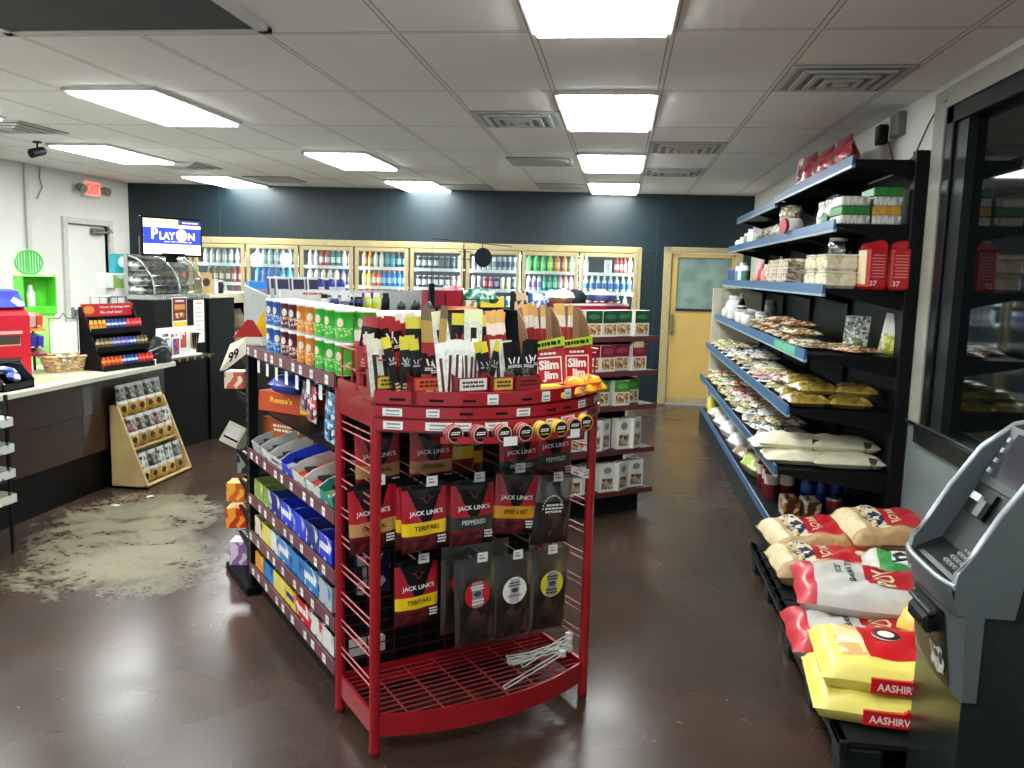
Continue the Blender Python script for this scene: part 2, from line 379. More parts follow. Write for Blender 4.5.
# ---------------------------------------------------------------- ceiling lights, vents
GX, GY, SX, SY = -2.2615, 3.8655, .6096, 1.2192
def light_model():
    t = thing('ceiling_light', 'x', 'ceiling light', (0, 0, CZ), 0, 'fluorescent troffers in the tile ceiling')
    F = mat('#d8d8d4', .5); f = MB(); hw, hl = .30, .605
    f.box(-hw, -hw+.025, -hl, hl, -.022, 0, F).box(hw-.025, hw, -hl, hl, -.022, 0, F).box(-hw, hw, -hl, -hl+.025, -.022, 0, F).box(-hw, hw, hl-.025, hl, -.022, 0, F).build('frame', t)
    MB().box(-hw+.025, hw-.025, -hl+.025, hl-.025, -.035, -.002, glow('#f6fbf8', LIGHT, 'troffer_lens')).build('diffuser', t)
    return t
LM = light_model()
def ci(i, j): return (GX+i*SX, GY+j*SY, CZ)
lights = [(3.5, -.5, 'fluorescent ceiling light nearest the jerky rack, with its lens ends showing'), (3.5, 1.5, 'second nearest light in the short row running to the back wall'),
          (3.5, 3.55, 'third ceiling light in the row toward the back wall'), (3.5, 5.45, 'farthest light of the row beside the right shelving, at the back wall'),
          (-1.42, 1.4, 'large slanting ceiling light nearest the dark return grille'), (-.6, 3.57, 'ceiling light above the middle of the coolers, second in its row'), (-.45, 5.5, 'ceiling light touching the teal wall above the middle coolers'),
          (-4.33, 3.3, 'ceiling light beside the black ceiling camera'), (-4.4, 5.3, 'ceiling light at the back wall above the television'), (-4.3, 1.25, 'ceiling light cut by the picture edge, above the left counter'),
          (-1.55, -.6, 'ceiling light by the return grille, only its corner showing at the left edge')]
for k, (i, j, lb) in enumerate(lights):
    o = LM if k == 0 else dup(LM, ci(i, j)); o.location = ci(i, j); o['label'] = lb
for i, j in ((3.5, -2.5), (-1.5, -2.5), (-4.4, -.7), (-4.4, -2.7)): dup(LM, ci(i, j), label='ceiling light behind the view, out of the frame')
VG = mat('#b9bbb6', .45); VD = mat('#4a4d4b', .7)
def vent_model():
    t = thing('ceiling_vent', 'x', 'air vent', (0, 0, CZ), 0, 'square ceiling air vents')
    MB().box(-.30, .30, -.30, .30, -.006, 0, mat('#8d8f8b', .6)).build('backing', t)
    for a, z in ((.29, .010), (.225, .022), (.16, .03), (.095, .036)):
        m = MB(); w_ = .028
        for (x0, x1, y0, y1) in ((-a, -a+w_, -a, a), (a-w_, a, -a, a), (-a+w_, a-w_, -a, -a+w_), (-a+w_, a-w_, a-w_, a)): m.box(x0, x1, y0, y1, -z, -z+.012, VG)
        m.build('louver_ring', t)
    MB().box(-.04, .04, -.04, .04, -.036, -.026, VG).build('center_plate', t)
    return t
VM = vent_model()
vents = [(5.5, .75, 'square white air vent above the right shelving, nearest the window'), (2.5, 1.75, 'air vent beside the second nearest short-row light'), (4.5, 2.78, 'air vent just past the second light, toward the right shelving'),
         (4.5, 4.15, 'small air vent farthest back on the right side of the light row'), (-4.3, 2.1, 'air vent at the left edge before the ceiling camera'), (-4.0, 4.05, 'air vent behind the second left light, near the back wall')]
for k, (i, j, lb) in enumerate(vents):
    o = VM if k == 0 else dup(VM, ci(i, j)); o.location = ci(i, j); o['label'] = lb
for k, (i, j, lb) in enumerate([(-3.2, 5.1, 'dark grille in the ceiling above the left coolers'), (2.5, 5.4, 'dark grille beside the farthest short-row light'), (.5, 5.6, 'dark grille above the middle coolers, next to the middle light'), (2.4, 3.55, 'thin dark grille left of the third short-row light')]):
    t = thing('ceiling_grille', lb, 'air grille', ci(i, j))
    MB().box(-.30, .30, -.27, .27, -.008, 0, mat('#70736f', .6)).build('backing', t)
    m = MB()
    for q in range(9): m.box(-.29, .29, -.25+q*.06, -.235+q*.06, -.02, -.008, VG)
    m.build('louver', t)
t = thing('return_grille', 'large dark return air grille in a white frame, overhead by the front', 'air grille', ci(0.05, -.27))
MB().box(-.60, .60, -.40, .22, -.004, 0, mat('#474b4a', .7, var=.1, scale=200)).build('mesh_panel', t)
m = MB()
for q in range(44): m.box(-.585, .585, -.395+q*.014, -.390+q*.014, -.012, -.004, mat('#5b5f5e', .6))
m.build('louver', t)
F = mat('#c9cac5', .5)
MB().box(-.64, -.59, -.44, .26, -.02, 0, F).box(.59, .64, -.44, .26, -.02, 0, F).box(-.64, .64, .21, .26, -.02, 0, F).box(-.64, .64, -.44, -.40, -.02, 0, F).build('frame', t)
# ceiling camera, exit sign, conduit
t = thing('security_camera', 'small black security camera hanging from the ceiling beside the left light', 'camera', (-5.22, 7.2, CZ))
MB().lathe([(.05, -.02, BLACK), (.05, 0, BLACK)], 12).tube([(0, 0, -.01), (0, 0, -.10)], .012, BLACK).build('mount', t)
MB().tube([(.02, .08, -.10), (-.03, -.08, -.15)], [.05, .055], BLACK, 12).build('camera_body', t)
MB().tube([(.022, .082, -.098), (.026, .10, -.092)], [.045, .03], mat('#3a3e40', .2), 12).build('lens', t)
t.scale = (.75, .75, .75)
t = thing('exit_sign', 'white exit sign with red letters and two lamp heads above the white door', 'exit sign', (XL, 9.98, 2.565))
MB().box(.0, .06, -.17, .17, -.10, .10, mat('#d8d2c8', .5), c=.01).build('housing', t)
MB().box(.06, .064, -.15, .15, -.08, .08, glow('#ff7f74', .75, 'exit_face')).build('face', t)
MB().text('EXIT', .11, glow('#ff2a20', 1.6), lambda x, z: (.066, x, z), .01, w=.25).build('lettering', t)
for sgn in (-1, 1): MB().tube([(.03, sgn*.17, .0), (.05, sgn*.24, .0), (.12, sgn*.25, -.02)], [.02, .05, .055], mat('#7c827a', .4), 10).build('lamp_head', t)
c = MB(); c.tube([(XL+.03, 8.83, CZ), (XL+.03, 8.83, .9)], .025, mat('#c9c8c0', .5), 8); one('conduit', c, 'white vertical conduit pipe on the left wall', 'pipe', (0, 0, 0))
c = MB(); c.tube([(XL+.02, 9.08, CZ), (XL+.02, 9.06, 2.60), (XL+.02, 9.10, 2.50), (XL+.02, 9.04, 2.42), (XL+.02, 9.0, 2.36)], .008, mat('#8b8d87', .5), 5); one('wall_cable', c, 'thin loose cable dangling on the left wall beside the conduit', 'cable', (0, 0, 0))
# ---------------------------------------------------------------- beverage cooler in the back wall
ORD = ['first', 'second', 'third', 'fourth', 'fifth', 'sixth', 'seventh', 'eighth', 'ninth', 'tenth', 'eleventh', 'twelfth', 'thirteenth', 'fourteenth', 'fifteenth', 'sixteenth', 'seventeenth', 'eighteenth']
CW = mat('#dfe6e6', .5); SHELF_EDGE = mat('#e9f0ef', .4); CGL = clear('#f6fbfb', .07, .02, 'cooler_glass')
ck = thing('beverage_cooler', 'long wall of glass-door beverage coolers in gold frames', 'cooler', BO, TB)
m = MB(); bk = mat('#39454a', .6)
m.box(CX0, CX1, .85, .88, .05, CT, bk).box(CX0, CX1, .05, .88, CT-.02, CT, CW).box(CX0, CX1, .05, .88, .05, .10, CW).box(CX0-.02, CX0, .05, .88, .05, CT, CW).box(CX1, CX1+.02, .05, .88, .05, CT, CW).build('cabinet', ck)
BD = [.05, .765, 1.48, 2.205, 2.945, 3.685, 4.425, 5.165, 5.925, 6.695]
m = MB()
m.box(CX0-.02, CX1+.03, -.03, .06, 1.965, CT+.015, GOLD, c=.006).box(CX0-.02, CX1+.03, -.03, .06, 0, .14, mat('#3a3a35', .5))
m.box(CX1-.02, CX1+.035, -.03, .06, 0, CT, GOLD, c=.006).box(CX0-.03, CX0+.01, -.03, .06, 0, CT, GOLD, c=.006)
for x in BD[1:-1]: m.box(x-.012, x+.012, .0, .06, .14, 1.965, mat('#4a4638', .5))
m.build('surround', ck)
SZ = [1.70, 1.445, 1.195, .93, .62, .28]
for z in SZ:
    s = MB(); s.box(CX0+.02, CX1-.02, .10, .62, z-.018, z, mat('#cfd8d8', .5))
    for a, b_ in zip(BD, BD[1:]): s.box(a+.05, b_-.05, .09, .10, z-.035, z+.006, SHELF_EDGE)
    s.build('shelf', ck)
for x in BD:
    xx = min(max(x, CX0+.035), CX1-.035); MB().box(xx-.018, xx+.018, .065, .085, .18, 1.93, glow('#f2fbff', COOLER_LIGHT, 'cooler_tube')).build('light_tube', ck)
for k in range(9):
    a, b_ = BD[k]+.014, BD[k+1]-.014; w_ = .048
    f = MB()
    f.box(a, a+w_, -.045, -.005, .15, 1.955, GOLD, c=.005).box(b_-w_, b_, -.045, -.005, .15, 1.955, GOLD, c=.005).box(a+w_, b_-w_, -.045, -.005, 1.905, 1.955, GOLD, c=.005).box(a+w_, b_-w_, -.045, -.005, .15, .21, GOLD, c=.005)
    d = f.build('door', ck)
    MB().box(a+w_, b_-w_, -.028, -.022, .21, 1.905, CGL).build('pane', d)
    MB().tube([(a+.03, -.05, .92), (a+.03, -.085, .95), (a+.03, -.085, 1.30), (a+.03, -.05, 1.33)], .010, mat('#6b6552', .35, .6), 6).build('handle', d)
    if k == 2:
        for x in (a+.14, b_-.16): MB().lathe([(.085, 0, mat('#f4f4f0', .6)), (.085, .003, None)], 24, M=Matrix.Translation((x, -.031, 1.77)) @ Matrix.Rotation(PI/2, 4, 'X'), smooth=False).build('round_sticker', d)
def bottle_mb(body, label, cap, h=.215, r=.031):
    b_ = mat(body, .15, var=.1, scale=40); l_ = mat(label, .4, var=.25, scale=45); c_ = mat(cap, .4)
    return MB().lathe([(r*.8, 0, b_), (r, .012, b_), (r, h*.22, l_), (r*1.01, h*.56, b_), (r, h*.66, b_), (r*.75, h*.78, b_), (r*.42, h*.87, b_), (r*.42, h*.90, c_), (r*.46, h*.91, c_), (r*.46, h, c_)], 10)
def can_mb(body, label, top, h=.165, r=.031):
    b_ = mat(body, .3, .3, var=.1, scale=40); l_ = mat(label, .35, .2, var=.3, scale=50); t_ = mat(top, .3, .6)
    return MB().lathe([(r*.8, 0, t_), (r, .010, b_), (r, h*.25, l_), (r, h*.68, b_), (r, h-.012, t_), (r*.85, h, t_)], 10)
_BT = {}
def goods(kind, *cols):
    k = (kind,)+cols
    if k not in _BT:
        cat = 'can' if kind in ('can', 'slim') else 'bottle'
        mb = can_mb(*cols) if kind == 'can' else can_mb(*cols, h=.175, r=.027) if kind == 'slim' else bottle_mb(*cols, h=.228, r=.037) if kind == 'wide' else bottle_mb(*cols)
        _BT[k] = Stock({'can': 'drink_can', 'slim': 'slim_drink_can'}.get(kind, 'drink_bottle'), mb, cat)
    return _BT[k]
ROWS = {
 (0, 0): [('pale', 'b', '#c8d0cc', '#d8d8d0', '#e8e8e8', 4)], (0, 1): [('brown', 'b', '#4a2a18', '#8a3020', '#d0d0d0', 4)],
 (1, 0): [('white-labelled', 'b', '#b9c2c4', '#e6e6e2', '#6c7478', 7)], (1, 1): [('brown tea', 'b', '#6b4a2a', '#c9b28c', '#8a8a80', 4), ('red', 'b', '#b02a30', '#e4a0a0', '#c01828', 2)], (1, 2): [('milk-white', 'b', '#e8e4dc', '#7a3a30', '#d8d8d8', 4), ('dark red', 'b', '#8a1e22', '#d8d0c8', '#222222', 3)],
 (2, 0): [('clear blue-grey water', 'wide', '#a9c6d0', '#cfe6ea', '#eef4f4', 7)], (2, 1): [('deep blue', 'wide', '#2a78c8', '#1c5cb4', '#2a3a70', 4), ('sky blue', 'wide', '#4aa6d8', '#6cc0e4', '#e0f0f8', 3)], (2, 2): [('blue-labelled water', 'b', '#bcdcf0', '#2a6cc0', '#f0f4f8', 8)],
 (3, 0): [('white', 'b', '#e8e8e6', '#dcdcd8', '#f0f0f0', 2), ('red and white', 'b', '#cc4a3c', '#e8e4e0', '#c02a20', 2), ('teal', 'b', '#3c8088', '#cfe0e0', '#dfe6e8', 2), ('pale pink', 'b', '#e4c8c8', '#f0e8e8', '#f0f0f0', 2)],
 (3, 1): [('white red-capped', 'wide', '#f0e4dc', '#f0d0c0', '#b83020', 5), ('lilac', 'b', '#a8a0d0', '#dcd8ee', '#5a58a8', 2)], (3, 2): [('orange-pink', 'b', '#e49a78', '#f0e0d0', '#d84a30', 5), ('light blue', 'b', '#88b8e0', '#dfeaf4', '#2a60b0', 3)],
 (4, 0): [('orange', 'b', '#f08a30', '#f4c890', '#e86a20', 2), ('cloudy white', 'b', '#e4e8e0', '#f0ece4', '#e8a070', 2), ('teal blue', 'b', '#2c8aa0', '#3aa0b0', '#1c6a80', 2), ('dark blue', 'b', '#244858', '#8ab0b8', '#a83820', 2)],
 (4, 1): [('yellow', 'b', '#f4d860', '#f8e890', '#f0f0d0', 2), ('orange-red', 'b', '#e0602c', '#eee0d0', '#c84018', 2), ('bright blue', 'b', '#2a80d0', '#90c4ec', '#e8702c', 5)],
 (4, 2): [('golden yellow', 'b', '#f4b030', '#f8d070', '#e87820', 2), ('orange juice', 'b', '#f09030', '#f4e0c0', '#e06020', 3), ('ice blue', 'b', '#b8dcee', '#d8eaf4', '#e08040', 2), ('peach', 'b', '#f0b890', '#f6e0d0', '#e87040', 1)],
 (5, 0): [('black and white', 'can', '#20282a', '#cfd8d8', '#b8c4c4', 4), ('dark grey', 'can', '#3a484c', '#5a686c', '#c0c8c8', 3), ('silver', 'slim', '#c0c8cc', '#e8ecec', '#d0d8d8', 1)], (5, 1): [('black white-topped', 'can', '#1c2224', '#dfe6e6', '#e8eeee', 6), ('rose', 'can', '#d08890', '#f0d8dc', '#d8dcdc', 2)], (5, 2): [('black tall', 'can', '#14181a', '#aeb8b8', '#e4eaea', 5), ('red', 'can', '#c02838', '#e8c0c4', '#c8cccc', 3)],
 (6, 0): [('white slim', 'slim', '#dfe4ea', '#8a94a8', '#c0c8d0', 5), ('navy and silver slim', 'slim', '#98a2b4', '#2e3c5c', '#c0c8d0', 4)], (6, 1): [('white', 'slim', '#f0ece8', '#e8e0e0', '#d8dcdc', 2), ('red', 'can', '#c43850', '#e8a0b0', '#d0d4d4', 2), ('purple', 'can', '#3a3060', '#b0a8d0', '#d0d4d4', 1), ('yellow and white', 'can', '#e8e0b0', '#f0f0d0', '#d0d4d4', 2), ('dark green', 'can', '#2c4a4a', '#608080', '#c8d0d0', 1)], (6, 2): [('white and blue', 'can', '#e4e8ee', '#5878c0', '#d0d8d8', 8)],
 (7, 0): [('lime green', 'wide', '#3cc850', '#58d868', '#50c040', 3), ('yellow-green', 'wide', '#90dc40', '#c8e868', '#70c838', 1), ('orange soda', 'wide', '#d88040', '#e8b070', '#c86a28', 2), ('pale green', 'wide', '#90c880', '#c8dcb0', '#58a048', 1)], (7, 1): [('white and lilac', 'b', '#dcd8e8', '#8078b0', '#303848', 3), ('mint green', 'b', '#40b898', '#90d8c0', '#284840', 3), ('pink and white', 'b', '#e0a0a0', '#f0d8d8', '#b83030', 3)], (7, 2): [('clear', 'b', '#c8dce4', '#e4eef0', '#3a78c0', 8)],
 (8, 0): [('clear blue-green', 'b', '#b0d4d8', '#d8ecec', '#d8e8e8', 1), ('white slim', 'slim', '#f0f4f4', '#d8e4e8', '#e0e8e8', 2), ('pink and red', 'b', '#d87078', '#f0dcdc', '#c02838', 3), ('white', 'b', '#e8e4e2', '#c8a8a4', '#e0d8d8', 1)], (8, 1): [('blue-labelled clear water', 'b', '#b8d4e4', '#2c68c0', '#e8f2f6', 8)], (8, 2): [('clear unlabelled', 'b', '#c4d4d8', '#dce6e8', '#e4eef0', 6)],
}
SN = ['top shelf', 'second shelf', 'third shelf']
for (k, r), runs in ROWS.items():
    tot = sum(q[-1] for q in runs); a, b_ = BD[k]+.10, BD[k+1]-.10; full = max(tot, 7); n = 0
    for nm, kind, c1, c2, c3, cnt in runs:
        st = goods(kind, c1, c2, c3); dr = ORD[8-k]
        lb = f'{nm} drink {st.cat}, {SN[r]}, behind the {dr} cooler door from the right'
        for q in range(cnt):
            x = (a+b_)/2+(n-(tot-1)/2)*(b_-a)/(full-1)
            if (k, r) == (8, 0): x = a+(b_-a)*[0, .46, .54, .70, .79, .88, 1.0][n]
            n += 1
            st.put(Bp(x, .16, SZ[r]), lb, TB+q*.7, f'{nm} {st.cat}s, {SN[r]}, {dr} door' if cnt > 1 else None)
# ---------------------------------------------------------------- shapes for packed goods
def pillow(w, l, h, mf, n=9, flat=.45, wr=.0, seed=0, top_text=(), bot=None, sag=0., pw=3.2):
    """stuffed bag lying down, middle at the origin, resting at z = 0; mf(u, v) -> material of the upper side"""
    rnd = random.Random(seed); ph = [rnd.uniform(0, 6.3) for _ in range(6)]
    def prof(u, v):
        a = max(0, 1-abs(2*u-1)**pw); b_ = max(0, 1-abs(2*v-1)**pw); return math.sqrt(a*b_)
    def pt(u, v, s):
        p = prof(u, v); x = (u-.5)*w; y = (v-.5)*l
        k = 1+.014*math.sin(4*v*PI+ph[0])*(abs(2*u-1)**4); x *= k; y *= 1+.014*math.sin(4*u*PI+ph[1])*(abs(2*v-1)**4)
        wrk = wr*(math.sin(11*u+ph[2]+3*v)*math.sin(9*v+ph[3])+.6*math.sin(23*u-14*v+ph[4]))
        z = h*flat + (h*(1-flat)*p+wrk*p if s > 0 else -h*flat*p**.6)
        return Vector((x, y, z-sag*(2*u-1)**2))
    m = MB()
    m.grid(lambda u, v: pt(u, v, 1), n, n, mf); m.grid(lambda u, v: pt(u, v, -1), n, n, bot or mf, flip=True)
    for body, size, col, cx, cy, rot, bold, wd in top_text:
        ca, sa = math.cos(rot), math.sin(rot)
        def place(x, z, cx=cx, cy=cy, ca=ca, sa=sa):
            X = cx+x*ca-z*sa; Y = cy+x*sa+z*ca; q = pt(X/w+.5, Y/l+.5, 1); q.z += .003; return q
        m.text(body, size, col, place, bold, w=wd)
    return m
def standbag(w, h, d, mf, n=8, m=None, y0=0., x0=0., z0=0., lean=0., top=.06, texts=(), seed=0, wr=.002, bottom_flat=True):
    """upright or hanging pouch; front faces -y; bottom edge at z0; mf(u, v) with v upward"""
    m = m or MB(); rnd = random.Random(seed); ph = [rnd.uniform(0, 6.3) for _ in range(4)]
    def th(u, v):
        a = max(0, 1-abs(2*u-1)**3); b_ = min(1, v/.12)**.5*(1-max(0, (v-.35)/.65)**1.6) if bottom_flat else max(0, 1-abs(2*v-1)**4)
        return d*.5*math.sqrt(a)*max(b_, .02)
    def pt(u, v, s, off=0.):
        t = th(u, v); k = 1-.05*min(1, t/(d*.5+1e-6))
        return Vector((x0+(u-.5)*w*k, y0+lean*v*h-s*(t+off)-s*wr*math.sin(13*u+ph[0]+5*v)*math.sin(8*v+ph[1])*(t/(d*.5)), z0+v*h))
    m.grid(lambda u, v: pt(u, v, 1), n, n+2, mf); m.grid(lambda u, v: pt(u, v, -1), n, n+2, mf, flip=True)
    for body, size, col, cx, cv, bold, wd in texts:
        m.text(body, size, col, lambda x, z: pt(min(1, max(0, .5+cx/w+x/w)), min(1, max(0, cv+z/h)), 1, .0025), bold, w=wd)
    return m
def carton(w, d, h, front, side=None, top=None, c=.002):
    """box with its middle at the origin in x, front face at y = 0 towards -y, standing on z = 0"""
    side = side or front; top = top or side; m = MB(); m.box(-w/2, w/2, 0, d, 0, h, side, c=c)
    m.add([(-w/2+c, -.0006, c), (w/2-c, -.0006, c), (w/2-c, -.0006, h-c), (-w/2+c, -.0006, h-c)], [[0, 1, 2, 3]], front)
    if top is not side: m.add([(-w/2+c, c, h+.0006), (w/2-c, c, h+.0006), (w/2-c, d-c, h+.0006), (-w/2+c, d-c, h+.0006)], [[0, 1, 2, 3]], top)
    return m
def quad(m, x0, x1, z0, z1, y, mt): m.add([(x0, y, z0), (x1, y, z0), (x1, y, z1), (x0, y, z1)], [[0, 1, 2, 3]], mt); return m
# ---------------------------------------------------------------- wall shelving on the right
RAIL = mat('#2a5680', .4, var=.12, scale=20); DECK = mat('#0a0e0f', .45); PEG = mat('#161f1e', .55, var=.05)
RY0, RY1 = 5.05, 9.83; NS = 4; SW = (RY1-RY0)/NS
sh = thing('wall_shelving', 'tall black wall shelving unit with blue price rails along the right wall', 'shelving', (XR, RY0, 0))
m = MB(); m.box(-.05, -.015, 0, RY1-RY0, .05, 2.32, PEG)
for k in range(NS): m.box(-.052, -.049, k*SW+.03, k*SW+.04, .05, 2.32, BLACK)
for q in range(26): m.box(-.0515, -.0495, 0, RY1-RY0, .10+q*.085, .103+q*.085, BLACK)
m.build('back_panel', sh)
for k in range(NS+1):
    p = MB(); p.box(-.085, -.012, k*SW-.045, k*SW+.02, 0, 2.40, DECK, c=.004); p.build('upright', sh)
m = MB(); m.box(-.70, -.05, 0, RY1-RY0, 0, .17, mat('#1c2223', .5)).build('base', sh)
SHF = [(2.355, 1.265), (2.0, 1.19), (1.635, 1.155), (1.255, 1.08), (.93, 1.005), (.57, .96), (.195, .98)]
for si, (z, xf) in enumerate(SHF):
    for k in range(NS):
        dz = -.035 if si == 0 and k >= 2 else 0
        a, b_ = k*SW+.012, (k+1)*SW-.012; s = MB(); x0 = xf-XR
        s.box(x0, -.05, a, b_, z-.022+dz, z+dz, DECK)
        for q in (a, b_-.012): s.prism([(x0+.02, z-.02+dz), (-.06, z-.02+dz), (-.06, z-.12+dz), (x0+.10, z-.045+dz)], q, q+.012, DECK, 'y')
        o = s.build('shelf', sh)
        r = MB(); r.prism([(x0-.012, z+.022+dz), (x0-.004, z+.026+dz), (x0+.004, z-.028+dz), (x0-.016, z-.032+dz)], a-.01, b_+.01, RAIL, 'y')
        r.prism([(x0-.014, z-.032+dz), (x0+.004, z-.030+dz), (x0+.004, z-.046+dz), (x0-.014, z-.046+dz)], a-.01, b_+.01, mat('#9fb4bb', .35, .3), 'y')
        r.build('price_rail', o)
    if si in (3,):
        t = MB(); t.box(x0-.018, x0-.013, .25, .95, z-.03, z+.02, mat('#58b58a', .4)); t.build('green_price_strip', sh)
m = MB(); m.box(-.62, -.52, RY1-RY0+.02, RY1-RY0+.06, 0, 1.56, mat('#c9c5b2', .5), c=.004).box(-.52, -.03, RY1-RY0+.02, RY1-RY0+.045, 0, 1.56, mat('#b9b5a2', .5)).build('end_panel', sh)
def SX_(si, d): return SHF[si][1]+d
# goods on it, from the top shelf down: stock model, then where each stands
FOILRED = speck(['#7c1220', '#8e1826', '#6a0e18', '#a83040'], 18, .25, 'red_foil', coat=.4)
tall_red = Stock('tea_bag', standbag(.42, .27, .16, FOILRED, 12, seed=3, wr=.010), 'bag')
for y, x, sc, lb in ((6.72, 1.37, (1, 1, .92), 'dark red foil bag on the highest right shelf, farthest of its three'), (6.26, 1.38, (.95, 1, .85), 'dark red foil bag on the highest right shelf, between the two others'), (5.82, 1.39, (.85, 1, .88), 'dark red foil bag on the highest right shelf, nearest the window'), ):
    tall_red.put((x, y, 2.356), lb, -PI/2, None, scale=sc)
pk = Stock('snack_pack', standbag(.16, .26, .05, speck(['#e4dcd4', '#d8c8c0', '#c03038', '#efe8e0'], 22, .3), seed=4), 'bag'); pk.put((1.36, 7.06, 2.356), 'pale foil pack at the far end of the red bags on the highest shelf', -PI/2)
GREENP = mat('#2c7a38', .35, var=.2, scale=60); YELP = mat('#c89a38', .35, var=.2, scale=60); WHP = speck(['#d8d8d0', '#b8bcb4', '#e4e2da', '#8d928c'], 70, .35, stretch=(3, 1, .3))
def noodle(mt, cap): 
    m = MB(); m.box(-.078, .078, -.14, .14, 0, .051, mt, c=.006); return m
noo = {n: Stock('noodle_pack', noodle(mt, 0), 'packet') for n, mt in (('green', GREENP), ('white', WHP), ('yellow', YELP))}
for ci_, x0 in enumerate((1.47, 1.30)):
    for li, col in enumerate(('white', 'yellow', 'white', 'green') if ci_ == 0 else ('white', 'green', 'white')):
        noo[col].put((x0, 5.22, 2.0+li*.052), f'{col} noodle packet, {["lowest", "second lowest", "third lowest", "topmost"][li]}, {"wall-side" if ci_ == 0 else "rail-side"} stack on second shelf', random.uniform(-.03, .03))
upn = Stock('upright_packet', standbag(.14, .19, .05, speck(['#d8dcd4', '#a8b0a4', '#e8e8e0', '#7a8074'], 40, .2), seed=8), 'packet')
for y, lb in ((5.52, 'clear upright packet beside the rail-side noodle stack'), (5.70, 'clear upright packet, second from the rail-side noodle stack'), (5.9, 'clear upright packet, third from the rail-side noodle stack')): upn.put((1.30, y, 2.0), lb, -PI/2+.2)
grn = Stock('green_packet', standbag(.13, .10, .05, GREENP, seed=9), 'packet'); grn.put((1.25, 5.62, 2.0), 'small green packet standing before the clear ones, second right shelf', -PI/2)
jarw = lambda r, h, body, lid: MB().lathe([(r*.9, 0, body), (r, .01, body), (r, h*.78, body), (r*.86, h*.84, lid), (r*.9, h*.85, lid), (r*.9, h, lid)], 12)
mj = {}
def jar(key, r, h, body, lid, name='jar', cat='jar'):
    if key not in mj: mj[key] = Stock(name, jarw(r, h, body, lid), cat)
    return mj[key]
NUT = speck(['#8a7a5c', '#b4a888', '#6a5c44', '#d8d0bc'], 55, .15, coat=.5); PALEJ = speck(['#d8ceb0', '#e4dcc4', '#c4b890'], 30, .15, coat=.5)
t_ = jar('pinkcan', .06, .13, mat('#e8e0dc', .4), mat('#b04058', .4), 'tin'); t_.put((1.26, 6.2+.22, 2.0), 'white and pink tub lying at the rail of the second shelf', rot=(PI/2, 0, -PI/2+.3), scale=(1, 1, 1)); t_.o.location.z = 2.06
for y, z, lb in ((6.75, 2.0, 'nut jar, nearest of the lower row, second shelf'), (6.90, 2.0, 'nut jar, middle of the lower row, second shelf'), (7.05, 2.0, 'nut jar, farthest of the lower row, second shelf'), (6.80, 2.118, 'nut jar stacked on top, nearer, second shelf'), (6.96, 2.118, 'nut jar stacked on top, farther, second shelf')):
    jar('nut', .07, .117, NUT, NUT).put((1.28, y, z), lb)
for y, w_, mt, lb in ((7.3, .16, '#d8d8d0', 'white pillow pack before the nut jars, second shelf'), (7.62, .2, '#8a7a60', 'brown pillow pack, first past the white one, second shelf'), (7.9, .18, '#6a5a44', 'dark brown pillow pack at mid run of the second shelf'), (8.2, .18, '#c8c4b4', 'cream pillow pack beyond the dark brown one, second shelf')):
    one('pillow_pack', pillow(.16, w_, .13, speck([mt, '#c8c4b8', mt], 40, .3), 7), lb, 'packet', (1.29, y, 2.0))
for y, h, c1, lb in ((8.55, .15, '#e0e0da', 'white tub near the far end of the second shelf'), (8.8, .12, '#7c8a60', 'olive tub near the far end of the second shelf'), (9.1, .10, '#e4e4de', 'white tub at the far end of the second shelf'), (9.42, .08, '#d8d8d2', 'lowest white tub at the far end of the second shelf')):
    one('tub', jarw(.075, h, mat(c1, .45, var=.3, scale=30), mat('#e8e8e4', .4)), lb, 'tub', (1.27, y, 2.0))
# third shelf
def rbag():
    R_ = speck(['#c01a24', '#ae1620', '#d02a30'], 9, .28, coat=.4); P_ = mat('#dcc8a8', .4)
    m = MB(); m.box(-.058, .058, -.09, .09, 0, .235, R_, c=.016)
    m.prism([(-.055, .225), (.055, .225), (.045, .262), (.02, .275), (-.03, .265), (-.045, .255)], -.07, .07, R_)
    for q in range(8): quad(m, -.036+(.006 if q % 2 else 0), .036, .07+q*.017, .0745+q*.017, -.0912, mat('#e09a94', .4))
    m.text('37', .03, mat('#f0dcd8', .4), lambda x, z: (x-.02, -.0914, .035+z), .02)
    m.add([(-.0592, -.07, .03), (-.0592, .07, .03), (-.0592, .07, .22), (-.0592, -.07, .22)], [[3, 2, 1, 0]], P_)
    return m
rb = Stock('flour_bag', rbag(), 'bag')
rb.put((1.415, 5.09, 1.636), 'bright red block-shaped bag beside the pale sweet tubs, third shelf', .05); rb.put((1.545, 5.09, 1.636), 'bright red block-shaped bag nearest the wall, third shelf', -.03)
for x, y, z, lb in ((1.26, 5.26, 1.636, 'clear tub of pale sweets, lower one beside the red bag'), (1.26, 5.26, 1.735, 'clear tub of pale sweets, upper one beside the red bag'), (1.25, 5.52, 1.636, 'clear tub of pale sweets, lower one behind the tubs by the red bag'), (1.25, 5.52, 1.735, 'clear tub of pale sweets, upper one behind the tubs by the red bag')):
    one('sweet_tub', MB().box(-.10, .10, -.11, .11, 0, .092, PALEJ, c=.018).box(-.095, .095, -.105, .105, .088, .098, mat('#d8dad4', .2), c=.004), lb, 'tub', (x, y, z))
one('glass_jar', jarw(.06, .10, clear('#e8efe8', .2), mat('#b8beb8', .3, .5)), 'empty glass jar on top of the pale sweet tubs', 'jar', (1.30, 5.42, 1.836))
FLAT = [('#c9b9a0', '#8a7050'), ('#d8cfc0', '#a08868'), ('#b08a60', '#d8c8a8'), ('#c8c0b0', '#e0d8c8')]
